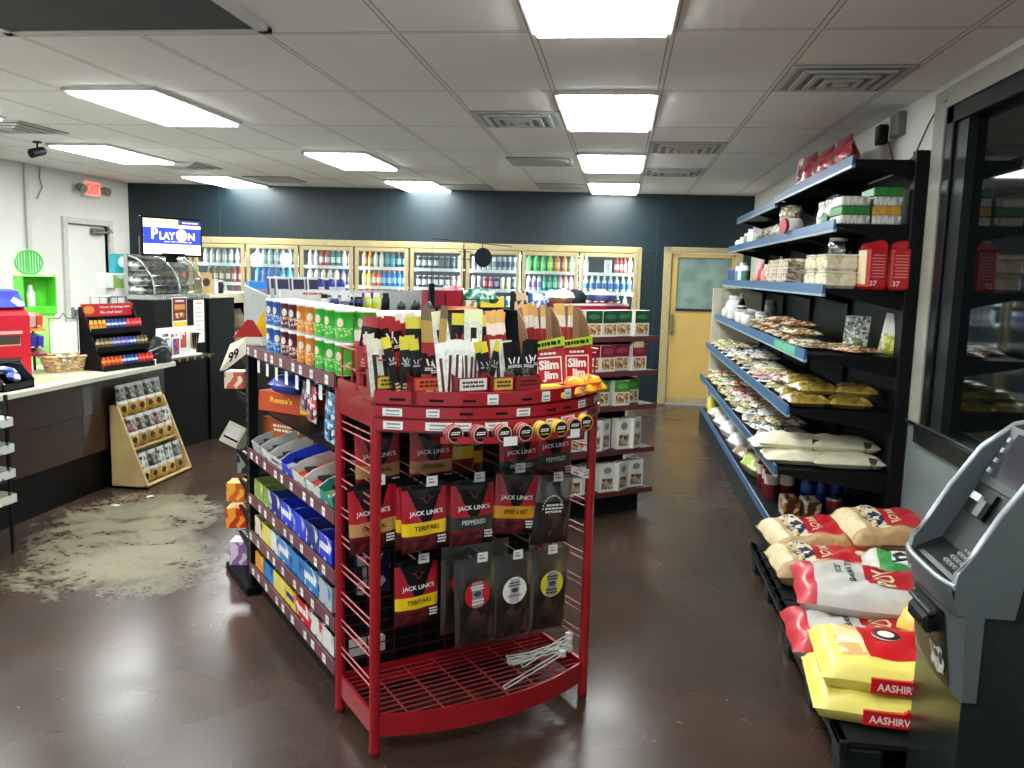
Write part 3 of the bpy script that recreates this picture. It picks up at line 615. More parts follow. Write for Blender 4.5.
for q in range(9):
    a_, b_ = FLAT[q % 4]
    one('noodle_bundle', MB().box(-.13, .13, -.022, .022, 0, .20, speck([a_, b_, '#efe8da'], 40, .3, stretch=(1, 1, 4)), c=.008), f'thin leaning packet, {ORD[q]} from the pale sweet tubs, third shelf', 'packet', (1.30, 6.40+q*.095, 1.64), rot=(-.35, 0, -PI/2+.0) if False else (0.0, .0, 0.0))
for o in [o for o in COL.objects if o.name.startswith('noodle_bundle')]: o.rotation_euler = (.42, 0, 0)
for q, (y, w_, h, c1, c2, lb) in enumerate(((7.5, .16, .12, '#b09888', '#8a6a58', 'brown spice pack, nearest past the leaning packets, third shelf'), (7.75, .18, .17, '#c08a80', '#e4d8cc', 'pinkish spice pack, second past the leaning packets'), (8.0, .16, .20, '#b83038', '#e8d8d0', 'red and white pack among the spice packs, third shelf'), (8.28, .15, .14, '#a88878', '#d8c8b8', 'beige spice pack behind the red one, third shelf'), (7.62, .10, .24, '#b09a70', '#a08a60', 'tall tan carton standing among the spice packs'))):
    one('spice_pack', standbag(w_, h, .07, speck([c1, c2, c1], 30, .35), 6, seed=q), lb, 'packet', (1.26 if q < 4 else 1.36, y, 1.636), -PI/2)
for q, (y, c1, lb) in enumerate(((8.75, '#3a6a58', 'green bottle toward the far end of the third shelf'), (9.0, '#d8dcd8', 'white bottle toward the far end of the third shelf'), (9.22, '#3c88a8', 'light blue carton toward the far end of the third shelf'))):
    one('small_bottle', MB().lathe([(.045, 0, mat(c1, .35)), (.045, .12, mat('#e0e4e0', .4)), (.04, .15, mat('#e0e4e0', .4)), (.03, .17, mat(c1, .4)), (.03, .20, mat(c1, .4))], 10), lb, 'bottle', (1.23, y, 1.636))
for q, (y, lb) in enumerate(((9.45, 'dark blue tin, nearer of the two at the far end, third shelf'), (9.66, 'dark blue tin, farther of the two at the far end, third shelf'))):
    one('blue_tin', MB().lathe([(.07, 0, mat('#1c3c6c', .3)), (.07, .13, mat('#385c90', .3)), (.066, .14, None)], 14), lb, 'tin', (1.23, y, 1.636))
# fourth shelf
SILV = speck(['#c4c8c4', '#8c928c', '#e4e6e2', '#5c645c', '#aab0a8'], 55, .22, 'foil_print')
m = standbag(.19, .24, .05, lambda u, v: SILV if v > .32 else speck(['#7a8a48', '#d8d8c8', '#4c5c30'], 40, .3), n=8, seed=6)
one('foil_packet', m, 'silver patterned packet standing upright on the fourth right shelf', 'packet', (1.50, 5.66, 1.256), rot=(-.12, 0, -PI/2+.75), scale=(.92, 1, .86))
m = standbag(.12, .24, .05, lambda u, v: mat('#d8dad4', .3) if v > .45 else speck(['#9aa838', '#e0e0d0', '#d8d860'], 40, .3), n=8, seed=7)
one('foil_packet', m, 'narrow white and lime packet standing near the shelf end, fourth shelf', 'packet', (1.58, 5.28, 1.256), rot=(-.12, .1, -PI/2+.6))
BRN = [('#8a7458', '#c8b898', '#6a543c'), ('#a88a64', '#e0d4bc', '#7a6040'), ('#7c7660', '#b8b498', '#dcd8c8'), ('#9a6a4c', '#d8c0a0', '#5c4030')]
n_ = 0
for q, (y, lay) in enumerate(((6.02, 2), (6.32, 3), (6.64, 2), (6.96, 3), (7.28, 2), (7.58, 2))):
    for l_ in range(lay):
        one('flat_packet', pillow(.21, .27, .05, speck(list(BRN[(q+l_) % 4]), 38, .25), 7, seed=q*3+l_, wr=.004), f'{["brown", "tan", "olive", "russet"][(q+l_) % 4]} flat packet, {["lowest", "second", "third"][l_]} in {ORD[q]} stack from the near end, fourth shelf', 'packet', (1.22+.03*l_, y, 1.256+l_*.042), .2*((q*7+l_*3) % 5-2)/2)
for q, (x, y) in enumerate(((1.17, 7.95), (1.19, 8.2), (1.17, 8.45), (1.30, 8.08), (1.30, 8.4), (1.20, 8.70), (1.32, 8.75))):
    jar('w4', .058, .12, mat('#dcdcd6', .35, var=.2, scale=18), mat('#c8ccc8', .35)).put((x, y, 1.256), f'white-lidded jar, {ORD[q]} in the jar cluster from the near side, fourth shelf')
one('dark_bottle', MB().lathe([(.04, 0, mat('#14100e', .12)), (.045, .02, mat('#14100e', .12)), (.045, .13, mat('#d8d4c8', .4)), (.04, .15, mat('#14100e', .12)), (.018, .22, mat('#a89060', .3)), (.018, .27, mat('#2a2622', .3))], 12), 'dark sauce bottle behind the white jars, fourth shelf', 'bottle', (1.24, 8.98, 1.256))
for q, (y, r, h, c1, lb) in enumerate(((9.15, .075, .24, '#e4e4e0', 'tall white round-lidded jar, fourth shelf, far end'), (9.4, .07, .17, '#c8ccc8', 'grey-white jar, second from the far end, fourth shelf'), (9.62, .08, .10, '#e8e6de', 'low white tub at the far end of the fourth shelf'), (8.55, .06, .22, '#5c6064', 'grey cylinder standing behind the jars, fourth shelf'))):
    one('white_jar', jarw(r, h, mat(c1, .35, var=.15, scale=25), mat('#e8e8e4', .3) if q < 3 else mat('#70767a', .3)), lb, 'jar', (1.20 if q < 3 else 1.46, y, 1.256))
for q, (x, y) in enumerate(((1.20, 5.72), (1.36, 5.45), (1.22, 5.46), (1.40, 5.24))):
    one('flat_packet', pillow(.22, .26, .04, speck(list(BRN[(q*3+2) % 4]), 38, .25), 7, seed=q+120, wr=.004), f'thin flat packet, {ORD[q]} of four lying in front of the standing silver packet, fourth shelf', 'packet', (x, y, 1.256), .3*(q-1.5))
# fifth shelf
GLD = speck(['#84702e', '#9a8442', '#6a5620', '#b8a258', '#7a682e'], 26, .25, 'golden_pack', coat=.4)
gb = Stock('lentil_bag', pillow(.25, .30, .075, GLD, 10, seed=2, wr=.006), 'bag')
for q, (x, y, z, r, lb) in enumerate(((1.13, 5.25, .931, .1, 'golden lentil bag, lower layer, by the rail at the near end, fifth shelf'), (1.38, 5.24, .931, -.1, 'golden lentil bag, lower layer, next to the wall at the near end'), (1.15, 5.58, .931, .05, 'golden lentil bag, lower layer, second along the rail, fifth shelf'), (1.20, 5.36, .992, .15, 'golden lentil bag on top, by the rail, fifth shelf'), (1.44, 5.32, .992, -.2, 'golden lentil bag on top, next to the wall, fifth shelf'), (1.20, 5.70, .992, .1, 'golden lentil bag on top, second along the rail, fifth shelf'))):
    gb.put((x, y, z), lb, r)
MIX = [('#c8c4bc', '#9a9488', '#e0dcd4'), ('#b84048', '#e4dcd8', '#c8c0b8'), ('#5c6468', '#b8bcbc', '#e0e0dc'), ('#c8c098', '#e4dcb8', '#8a8460'), ('#a89878', '#d8cca8', '#6a5c40'), ('#7c8a50', '#d8d8b8', '#b8b888')]
NM = ['grey-white', 'red and white', 'slate grey', 'pale yellow', 'tan', 'olive green']
for q, (y, lay, c) in enumerate(((5.98, 2, 5), (6.3, 2, 2), (6.55, 2, 1), (6.8, 2, 0), (7.15, 3, 2), (7.5, 3, 4), (7.85, 2, 4), (8.2, 3, 0), (8.55, 2, 2), (8.95, 2, 3), (9.3, 2, 3), (9.62, 1, 3))):
    for l_ in range(lay):
        cc = (c+l_*2) % 6
        one('flat_packet', pillow(.24, .29, .055, speck(list(MIX[cc]), 40, .25), 7, seed=q*5+l_, wr=.005), f'{NM[cc]} flat packet, {["lowest", "second", "third"][l_]} of {ORD[q]} pile past golden bags, fifth shelf', 'packet', (1.14+.03*l_, y, .931+l_*.046), .25*((q*5+l_*3) % 5-2)/2)
# sixth shelf
WB = mat('#d8d2b8', .45, var=.08, scale=10, bump=.2)
def wbag(): return pillow(.27, .42, .085, lambda u, v: WB if v > .28 or u > .3 else speck(['#d8d2b8', '#3c4a38', '#a8a070'], 24, .4), 12, seed=12, wr=.007)
wb = Stock('rice_bag', wbag(), 'bag')
for x, y, z, r, lb in ((1.12, 5.28, .571, PI/2, 'cream rice bag, lower layer by the rail, sixth shelf'), (1.385, 5.24, .571, PI/2+.05, 'cream rice bag, lower layer against the wall, sixth shelf'), (1.10, 5.38, .645, PI/2-.1, 'cream rice bag, upper layer by the rail, sixth shelf'), (1.385, 5.36, .645, PI/2, 'cream rice bag, upper layer against the wall, sixth shelf'), (1.10, 5.66, .571, PI/2, 'cream rice bag past the stacked ones, along the rail, sixth shelf')):
    wb.put((x, y, z), lb, r)
for q, (y, lay, c) in enumerate(((6.05, 3, 0), (6.4, 3, 2), (6.75, 3, 0), (7.1, 3, 3), (7.45, 2, 4), (7.8, 2, 5), (8.15, 3, 3), (8.5, 2, 4), (8.85, 2, 3), (9.2, 2, 5), (9.55, 2, 3))):
    for l_ in range(lay):
        cc = (c+l_*2) % 6
        one('flat_packet', pillow(.26, .30, .06, speck(list(MIX[cc]), 40, .25), 7, seed=q*7+l_, wr=.005), f'{NM[cc]} flat packet, {["lowest", "second", "third"][l_]} of {ORD[q]} pile past cream bags, sixth shelf', 'packet', (1.12+.03*l_, y, .571+l_*.05), .25*((q*3+l_*4) % 5-2)/2)
one('grey_canister', jarw(.06, .16, mat('#5a605e', .35), mat('#3a403e', .35)), 'dark grey canister standing among flat packets, sixth shelf', 'jar', (1.30, 6.95, .571))
# bottom shelf
RDB = mat('#6a1e22', .2, var=.2, scale=20)
rbt = Stock('sauce_bottle', MB().lathe([(.045, 0, RDB), (.05, .015, RDB), (.05, .10, mat('#d8c8bc', .4, var=.2, scale=30)), (.05, .17, RDB), (.035, .23, RDB), (.022, .26, mat('#7a1a1e', .35)), (.022, .29, mat('#7a1a1e', .35))], 12), 'bottle')
for q, (x, y) in enumerate(((1.08, 5.85), (1.18, 5.85), (1.09, 6.0), (1.19, 6.0), (1.08, 6.15))): rbt.put((x, y, .196), f'dark red sauce bottle, {ORD[q]} of five under the cream rice bags', 0)
BLB = mat('#16307a', .18, var=.2, scale=20)
bbt = Stock('cleaner_bottle', MB().lathe([(.04, 0, BLB), (.045, .015, BLB), (.045, .09, mat('#2a50a8', .3)), (.045, .15, BLB), (.018, .2, BLB), (.018, .23, mat('#20408a', .35))], 12), 'bottle')
for q, (x, y) in enumerate(((1.29, 5.72), (1.38, 5.72), (1.47, 5.72), (1.33, 5.84), (1.44, 5.84), (1.54, 5.76))): bbt.put((x, y, .196), f'blue bottle, {ORD[q]} of six beside the dark red sauce bottles, bottom shelf')
for q, (x, y, c1, lb) in enumerate(((1.12, 5.42, '#a86a30', 'orange-brown sauce pack at the near end of the bottom shelf'), (1.24, 5.40, '#c8b898', 'pale sauce pack, second from the rail, near end of the bottom shelf'))):
    one('sauce_pack', MB().box(-.05, .05, -.10, .10, 0, .12, speck([c1, '#e0d8c8', '#5c3820'], 30, .35), c=.008), lb, 'packet', (x, y, .196))
one('dark_can', MB().lathe([(.05, 0, mat('#2c5a40', .3)), (.05, .07, mat('#8a2028', .3)), (.05, .13, mat('#c0c4c0', .3, .7)), (.047, .14, None)], 14), 'green and red can beside the sauce packs on the bottom shelf', 'can', (1.38, 5.38, .196))
for q, (y, c1, c2, sc, lb) in enumerate(((6.5, '#a8bc40', '#e4e4c0', 1, 'lime green packed bag on the bottom shelf past the sauce bottles'), (7.0, '#8a6a50', '#d8d0c4', .8, 'brown and white bag on the bottom shelf behind the lime one'), (7.4, '#e4e4e0', '#d0d0cc', 1, 'plump white bag on the bottom shelf, nearer of two'), (7.95, '#dcdedc', '#f0f0ec', 1.1, 'plump white bag on the bottom shelf, farther of two'), (8.5, '#e0e2e0', '#c8ccc8', .8, 'small white bag on the bottom shelf past the plump ones'), (9.0, '#e4e2da', '#c8b8a0', .8, 'cream bag on the bottom shelf toward the far end'))):
    one('packed_bag', pillow(.26, .32, .17*sc, speck([c1, c2, c1], 20, .4), 9, seed=q+30, wr=.01), lb, 'bag', (1.13, y, .196), .2)
one('yellow_bottle', MB().lathe([(.06, 0, mat('#d0cc48', .3)), (.06, .15, mat('#d8d870', .3)), (.03, .22, mat('#e0dc60', .3)), (.025, .26, None)], 12), 'yellow bottle at the far end of the bottom shelf', 'bottle', (1.07, 9.5, .196))
# small device, cable, on the wall above
t = thing('wall_box', 'small grey electrical box on the right wall by the ceiling', 'electrical box', (XR, 5.60, 2.60))
MB().box(-.05, 0, -.09, .07, -.04, .10, mat('#6c6c64', .45), c=.006).build('housing', t)
MB().box(-.11, -.05, .07, .16, -.07, .05, BLACK, c=.008).build('plug', t)
one('electrical_cable', MB().tube([(XR-.04, 5.70, 2.55), (XR-.02, 5.64, 2.42), (XR-.02, 5.45, 2.37), (XR-.02, 5.25, 2.40), (XR-.02, 5.05, 2.55), (XR-.02, 4.95, 2.60), (XR-.03, 4.78, 2.62)], .005, mat('#3a3a38', .5), 5), 'thin drooping cord from the electrical box to the window frame', 'cord', (0, 0, 0))
# ---------------------------------------------------------------- sacks on black pallets, right front
PLB = mat('#171b1c', .4); 
def pallet(cx, cy, w, l, lb):
    t = thing('pallet', lb, 'pallet', (cx, cy, 0)); d = MB(); n = 7
    for q in range(n): y0 = -l/2+q*l/n; d.box(-w/2, w/2, y0+.008, y0+l/n-.008, .115, .14, PLB, c=.004)
    d.box(-w/2, -w/2+.03, -l/2, l/2, .085, .14, PLB, c=.004).box(w/2-.03, w/2, -l/2, l/2, .085, .14, PLB, c=.004); d.build('deck', t)
    for ix in (-1, 0, 1):
        for iy in (-1, 0, 1):
            MB().box(ix*(w/2-.08)-.07, ix*(w/2-.08)+.07, iy*(l/2-.08)-.07, iy*(l/2-.08)+.07, 0, .113, PLB, c=.012).build('foot', t)
    return t
pallet(1.22, 4.46, .80, 1.04, 'black plastic pallet under the far rice sacks, next to the shelving'); pallet(1.20, 3.34, .80, 1.06, 'black plastic pallet under the yellow flour sacks and the white rice sacks')
RR = mat('#b81e2a', .38, var=.10, scale=16, coat=.25); TAN = mat('#b8966a', .6, var=.12, scale=40, bump=.3); NAVY = speck(['#1c2440', '#cdbfa0', '#243058', '#e0d4ba'], 34, .5); CRM = mat('#d8c8a0', .55, var=.1, scale=30)
WSK = mat('#c2c0ba', .42, var=.06, scale=12); PNK = mat('#c4303e', .4, var=.12, scale=20, coat=.2); SEAMB = mat('#4a3a2a', .6)
def royal(seed):
    def mf(u, v):
        if v < .16 or v > .93: return TAN
        if u < .12: return CRM
        if u < .20: return TAN
        if u < .36: return NAVY
        return RR
    m = pillow(.58, .40, .145, mf, 22, .45, .012, seed, bot=TAN, pw=6, top_text=[('ROYAL', .055, CRM, -.02, .04, PI/2, .02, .17), ('BASMATI RICE', .03, CRM, -.165, .0, PI/2, .02, .24)])
    m.tube([(-.27, -.19, .062), (-.1, -.198, .066), (.1, -.196, .06), (.27, -.19, .062)], .004, SEAMB, 5)
    m.lathe([(.05, 0, mat('#c89a70', .5)), (.03, .003, CRM), (.0, .004, CRM)], 14, at=(.16, .02, .1435)); return m
S1 = Stock('rice_sack', royal(4), 'sack')
for loc, rot, lb in (((1.130, 4.42, .142), (.0, 0, .02), 'tan and red rice sack at the aisle-side front of the far pallet'),
                     ((1.510, 4.80, .142), (0, 0, .05), 'tan and red rice sack, lowest against the wall on the far pallet'),
                     ((1.160, 4.80, .185), (.10, -.06, .14), 'tan and red rice sack tilted on the aisle side, next to the shelving'), ((1.50, 4.30, .142), (0, 0, -.04), 'tan and red rice sack low on the wall side of the far pallet'),
                     ((1.540, 4.72, .275), (.12, .0, .10), 'tan and red rice sack on top of the heap, beside the wall')):
    S1.put(loc, lb, rot=rot)
def whiteroyal(seed):
    def mf(u, v):
        if u < .14: return PNK
        if v > .26 and u > .50: return RR
        return WSK
    m = pillow(.60, .42, .125, mf, 22, .45, .010, seed, bot=WSK, pw=6, top_text=[('ROYAL', .085, CRM, .075, .05, PI/2+.0, .02, .30), ('BASMATI', .030, mat('#3a4a48', .5), -.06, .05, PI/2, .02, .22), ('RICE', .03, mat('#3a4a48', .5), -.11, .06, PI/2, .02, .10)])
    return m
S2 = Stock('rice_sack', whiteroyal(9), 'sack')
S2.put((1.060, 3.56, .142), 'white rice sack with red end, lower of the two, by the yellow sacks', rz=-.06)
S2.put((1.130, 3.80, .258), 'white and red rice sack on top, between tan sacks and yellow sacks', rot=(.06, .02, -.12))
m = pillow(.46, .36, .13, lambda u, v: speck(['#1c2224', '#e0e0dc', '#3a4244'], 24, .4) if u > .25 and v > .3 else mat('#3c9048', .4) if u > .15 else WSK, 16, .42, .012, 5, bot=WSK, pw=4)
one('rice_sack', m, 'white sack with green band and black print, against the wall behind the white sacks', 'sack', (1.42, 4.02, .27), rot=(.08, .05, -.2))
OR = mat('#e8b83c', .4, var=.15, scale=14, coat=.2)
m = pillow(.34, .27, .11, lambda u, v: RR if u > .55 and v < .35 else OR if (u < .2 or v > .8) else speck(['#ecc858', '#e09030', '#f0d880'], 10, .4), 16, .42, .012, 6, bot=OR, pw=3.6)
one('flour_sack', m, 'small orange-yellow sack lying on the white sacks, half behind the cash machine', 'sack', (1.370, 3.50, .262), rot=(.12, .06, -.45))
YL = mat('#eadb6c', .42, var=.06, scale=12, bump=.1, coat=.15); FR_ = mat('#c8121c', .38, var=.08, scale=10, coat=.2)
def aashi():
    WHT = mat('#f0e4d8', .45)
    def mf(u, v):
        if v < .20: return YL
        if u < .14: return YL
        if u < .30: return speck(['#ecd8a0', '#e0b070', '#f0e4c0'], 14, .45)
        return FR_
    m = pillow(.58, .42, .108, mf, 24, .48, .006, 3, bot=YL, pw=8, top_text=[('AASHIRVAAD', .035, WHT, .20, .06, PI/2, .02, .22)])
    m.lathe([(.05, .0, WHT), (.05, .003, mat('#2a2420', .5)), (.036, .004, mat('#2a2420', .5)), (.03, .005, WHT), (0, .005, WHT)], 20, at=(-.03, .08, .1125))
    def side(x, z): return Vector((.11+x, -.1935-.004*0, .055+z))
    m.prism([(-.13, .018), (.20, .018), (.20, .070), (.04, .070), (.02, .086), (.0, .070), (-.13, .070)], -.2165, -.20, FR_)
    m.text('AASHIRVAAD', .028, WHT, lambda x, z: (-.01+x, -.2175, .042+z), .02, w=.20)
    # crimped end
    m.box(-.292, -.272, -.17, .17, .042, .056, YL, c=.004)
    return m
S3 = Stock('flour_sack', aashi(), 'sack')
S3.put((1.045, 3.10, .142), 'yellow flour sack with red label, lower of the two, at the pallet front', rz=-.10)
S3.put((1.070, 3.13, .246), 'yellow flour sack with red printed top, upper of the two, at the pallet front', rz=-.09)
# ---------------------------------------------------------------- cash machine
AG = mat('#5c6466', .42, .35, var=.05, scale=40); AD = mat('#181e20', .45, .1); AK = mat('#090c0d', .35); AL = mat('#a8b0b4', .3, .5); ASD = mat('#2b3436', .5)
at = thing('atm', 'grey free-standing cash machine with keypad, by the dark window', 'cash machine', (.315, .673, 0))
at.scale = (.78, .796, .93)
ay0, ay1 = 2.17, 2.66; AB = mat('#161c1c', .5); ym = (ay0+ay1)/2
def hull(name, prof, y0, y1, m_): return MB().prism(prof, y0, y1, m_, 'y').build(name, at)
hull('base_cabinet', [(.885, 0), (1.50, 0), (1.50, .82), (.90, .82), (.885, .56)], ay0+.015, ay1-.015, mat('#1d2422', .22, .1, var=.05))
hull('upper_body', [(1.50, .80), (1.50, 1.34), (1.30, 1.34), (1.19, 1.31), (1.09, 1.20), (.985, 1.03), (.92, .93), (.88, .90), (.87, .82)], ay0+.03, ay1-.03, AD)
P_ = [(.822, .905), (.828, .945), (.885, 1.02), (.955, 1.13), (1.06, 1.265), (1.175, 1.345), (1.30, 1.37)]
# cheek: outer line P_, inner edge an arc; behind it the dark side panel
Q_ = [(1.30, 1.34), (1.22, 1.295), (1.15, 1.23), (1.09, 1.10), (1.055, .96), (1.03, .82)]
for y0, y1 in ((ay0, ay0+.035), (ay1-.035, ay1)):
    c_ = MB(); c_.prism(P_+Q_+[(.84, .82), (.822, .86)], y0, y1, AG).build('side_cheek', at)
    hull('side_panel', Q_[::-1]+[(1.50, 1.34), (1.50, .82)], y0+.004, y1-.004, AB)
    ye = y0+.0175; MB().tube([(x, ye, z) for x, z in P_], .011, AL, 8).build('rim', at)
def front(v): return [(.0, .9), (0, 1)]
m = MB()
def lip(u): b_ = 1-(2*u-1)**4; return .822-.028*b_, ay0+(ay1-ay0)*u
m.tube([(lip(q/14)[0], lip(q/14)[1]*(1 if 0 < q < 14 else 1), .908) for q in range(15)], .011, AL, 8).build('rim', at)
def chin(u, v):
    x, y = lip(u); return Vector((x-.014+.035*(1-v)**1.5, y, .82+.09*v))
m = MB(); m.grid(chin, 14, 5, AG, flip=True); m.box(.845, .92, ay0+.02, ay1-.02, .82, .91, AG).build('chin', at)
MB().box(.776, .784, ay1-.17, ay1-.13, .866, .870, AL).box(.776, .784, ay1-.165, ay1-.14, .874, .878, AL).build('badge', at)
def door(u, v):
    y = ay0+(ay1-ay0)*u; b_ = 1-(2*u-1)**4; return Vector((.862-.048*b_*(.35+.65*v)+.02*(1-v), y, .55+.27*v))
m = MB(); m.grid(door, 16, 8, AG, flip=True); m.prism([(.882, .55), (.93, .55), (.93, .82), (.862, .82)], ay0, ay1, AG).build('front_door', at)
def fascia(u, v, off): # rounded dark window of the door: narrow at the bottom, wide at the top
    uu = .16+.80*u; lo = .04+.40*max(0, u-.35)**1.5; p = door(uu, lo+(.95-lo)*v); p.x -= off; return p
m = MB(); m.grid(lambda u, v: fascia(u, v, .004), 14, 8, AK, flip=True).build('dispenser_panel', at)
m = MB(); m.box(.79, .84, ay0+.17, ay1-.13, .70, .76, mat('#121516', .3), c=.014).box(.785, .80, ay0+.20, ay1-.17, .728, .736, BLACK).box(.795, .84, ay0+.15, ay1-.11, .765, .782, mat('#24292b', .35), c=.006).build('cash_slot', at)
m = MB(); m.grid(lambda u, v: fascia(.06+.30*u+.02*math.sin(9*v), .10+.34*v+.03*math.sin(9*u), .007), 8, 6, speck(['#c8ccca', '#6a706e', '#2a3030', '#a8acaa'], 40, .5), flip=True).build('torn_sticker', at)
def con(p, y, off):
    d_ = Vector((.105, 0, .17)).normalized(); n = Vector((-.17, 0, .105)).normalized(); q = Vector((.985, 0, 1.03))+d_*p; return Vector((q.x+n.x*off, y, q.z+n.z*off))
def slab(name, p0, p1, y0, y1, o0, o1, mt):
    V = [con(p, y, o) for o in (o0, o1) for p in (p0, p1) for y in (y0, y1)]
    return MB().add(V, [[0, 1, 3, 2], [4, 6, 7, 5], [0, 4, 5, 1], [2, 3, 7, 6], [0, 2, 6, 4], [1, 5, 7, 3]], mt).build(name, at)
slab('screen_bezel', .14, .36, ay0+.035, ay1-.035, 0, .012, mat('#22292c', .35)); slab('screen', .17, .34, ay0+.07, ay1-.11, .0, .014, mat('#2a2a34', .12, var=.3, scale=5))
for q in range(4): slab('screen_key', .18+q*.040, .196+q*.040, ay1-.095, ay1-.07, .01, .02, mat('#8a9296', .35))
slab('card_reader', .03, .125, ym+.0, ay1-.07, 0, .016, AK); slab('card_slot', .075, .10, ym+.07, ay1-.10, .012, .03, mat('#b8c0c2', .3, .3)); slab('receipt_slot', .03, .09, ym+.0, ym+.05, .01, .035, mat('#4a5256', .3, .3))
MB().prism([(.835, .908), (1.0, .925), (1.0, .965), (.95, .960), (.85, .918)], ay0+.035, ay1-.035, AK, 'y').build('keypad_tray', at)
for r in range(4):
    for c_ in range(4):
        x = .866+r*.024; MB().box(x, x+.017, ym-.11+c_*.030, ym-.11+c_*.030+.022, .922+r*.0105, .936+r*.0105, mat('#70787a', .35), c=.003).build('key', at)
MB().tube([(1.36, ay0+.10, 1.36), (1.37, ay0+.10, 1.44), (1.37, ay1-.10, 1.44), (1.36, ay1-.10, 1.36)], .010, BLACK, 6).build('handle', at)
# ---------------------------------------------------------------- red wire rack of dried meat at the aisle end (local x along its front, y away from the viewer)
rk = thing('wire_rack', 'red metal wire rack with a curved tray, at the near end of the candy aisle', 'display rack', FO, TH)
RD = mat('#9c1420', .3, .15, var=.06, coat=.35); RDD = mat('#7c0f1a', .3, .1, coat=.3); WIR = mat('#b83a40', .3, .4); WIRD = mat('#4a1418', .4, .3)
RWd = .885; RDp = .345
for x, y, h in ((0, 0, 1.2), (RWd, 0, 1.2), (0, RDp, 1.25), (RWd, RDp, 1.25)):
    p = MB(); p.tube([(x, y, .02), (x, y, h)], .0185, RD, 12).build('post', rk)
    MB().lathe([(.016, 0, mat('#5a0c14', .5)), (.020, .02, RD), (.020, .03, RD)], 12, at=(x, y, 0)).build('foot', rk)
def bow(s, b_): u = s/RWd; return -b_*4*u*(1-u)
m = MB(); N_ = 20
m.grid(lambda u, v: Vector((u*RWd, bow(u*RWd, .10)-.004, .075+.08*v)), N_, 1, RD, flip=False).grid(lambda u, v: Vector((u*RWd, bow(u*RWd, .10)+.006, .075+.08*v)), N_, 1, RD, flip=True).grid(lambda u, v: Vector((u*RWd, bow(u*RWd, .10)-.004+.01*v, .155)), N_, 1, RD).build('front_bar', rk)
MB().box(-.006, .006, 0, RDp, .075, .155, RD).build('side_bar', rk); MB().box(RWd-.006, RWd+.006, 0, RDp, .075, .155, RD).build('side_bar', rk); MB().box(0, RWd, RDp-.006, RDp+.006, .075, .155, RD).build('back_bar', rk)
m = MB()
for q in range(13):
    y = RDp-.02-q*.033; xs = [RWd*k/16 for k in range(17)]
    pts = [(x, max(y, bow(x, .10)+.01), .135) for x in xs] if y < .02 else [(.01, y, .135), (RWd-.01, y, .135)]
    if y < .0: pts = [p for p in pts if bow(p[0], .10)+.012 < y]; pts = [(p[0], y, .135) for p in pts]
    if len(pts) > 1: m.tube(pts, .0026, WIR, 5)
for q in range(1, 7): x = RWd*q/7; m.tube([(x, RDp, .130), (x, bow(x, .10), .130)], .0035, WIR, 5)
m.build('base_shelf', rk)
for x in (0, RWd):
    m = MB()
    for q in range(9):
        z = .24+q*.108
        for dz in (0, .026): m.tube([(x, .01, z+dz), (x, RDp-.01, z+dz)], .0032, mat('#d87878', .3, .5) if x == 0 else mat('#b07070', .35, .4), 5)
    m.build('side_wires', rk)
m = MB()
for q in range(22): m.tube([(0, RDp, .2+q*.045), (RWd, RDp, .2+q*.045)], .0028, WIRD, 5)
for q in range(1, 8): m.tube([(RWd*q/8, RDp+.004, .16), (RWd*q/8, RDp+.004, 1.2)], .003, WIRD, 5)
m.build('back_grid', rk)
# tray
m = MB(); n = 24
outline = [(0, RDp)]+[(RWd*q/n*1.03-.013, bow(RWd*q/n, .20)-.0) for q in range(n+1)]+[(RWd, RDp)]
m.prism(outline, 1.235, 1.25, RDD, 'z').build('tray_floor', rk)
for bi, (z0, z1, of) in enumerate(((1.160, 1.196, .012), (1.203, 1.238, .006), (1.245, 1.288, 0))):
    m = MB(); f_ = lambda u, z, o: Vector((u*RWd*1.03-.013, bow(u*RWd, .20)-.014-o, z))
    m.grid(lambda u, v: f_(u, z0+(z1-z0)*v, of), n, 1, RD); m.grid(lambda u, v: f_(u, z1, of-.022*v), n, 1, RD); m.grid(lambda u, v: f_(u, z0, of-.03*v), n, 1, RDD, flip=True); m.grid(lambda u, v: f_(u, z0-.008+.008*v, of-.014), n, 1, RDD)
    fs = m.build('tray_fascia', rk)
    rnd = random.Random(bi+3)
    for q in range(9):
        u = .06+q*.11+rnd.uniform(-.02, .02)
        if rnd.random() < .72:
            t = MB(); w_ = rnd.choice((.036, .05, .075)); h_ = z1-z0-.009
            t.grid(lambda a, b_: f_(u+(a-.5)*w_/RWd, z0+.004+h_*b_, of+.003), 3, 1, TAG)
            for k in range(2):
                t.grid(lambda a, b_: f_(u+(a-.5)*w_*.7/RWd, z0+.008+k*.011+(.006 if k else .004)*b_, of+.004), 3, 1, mat('#8a9090', .5))
            t.build('price_tag', fs)
        else: MB().grid(lambda a, b_: f_(u+(a-.5)*.04/RWd, z0+.012+.008*b_, of+.003), 3, 1, BLACK).build('tag_slot', fs)
for x, s_ in ((-.006, -1), (RWd+.006, 1)):
    MB().prism([(-.012, 1.16), (RDp, 1.16), (RDp, 1.285), (-.012, 1.285)], x-.003, x+.003, RD, 'x').build('tray_side', rk)
m = MB()   # guard wires standing on the tray
WG_ = mat('#b02a34', .3, .4)
for y, z in ((-.03, 1.385), (.14, 1.415)):
    m.tube([(.0, y+.03, 1.25), (.0, y+.03, z), (.06, y, z), (RWd-.06, y, z), (RWd, y+.03, z), (RWd, y+.03, 1.25)], .004, WG_, 6)
for x in (.10, .2, .33, .46, .59, .72, .82): m.tube([(x, -.03, 1.25), (x, -.03, 1.385)], .003, WG_, 5); m.tube([(x, .14, 1.25), (x, .14, 1.415)], .003, WG_, 5)
for y in (.0, .12, .22, .32): m.tube([(0, y, 1.25), (0, y, 1.40)], .004, WG_, 5)
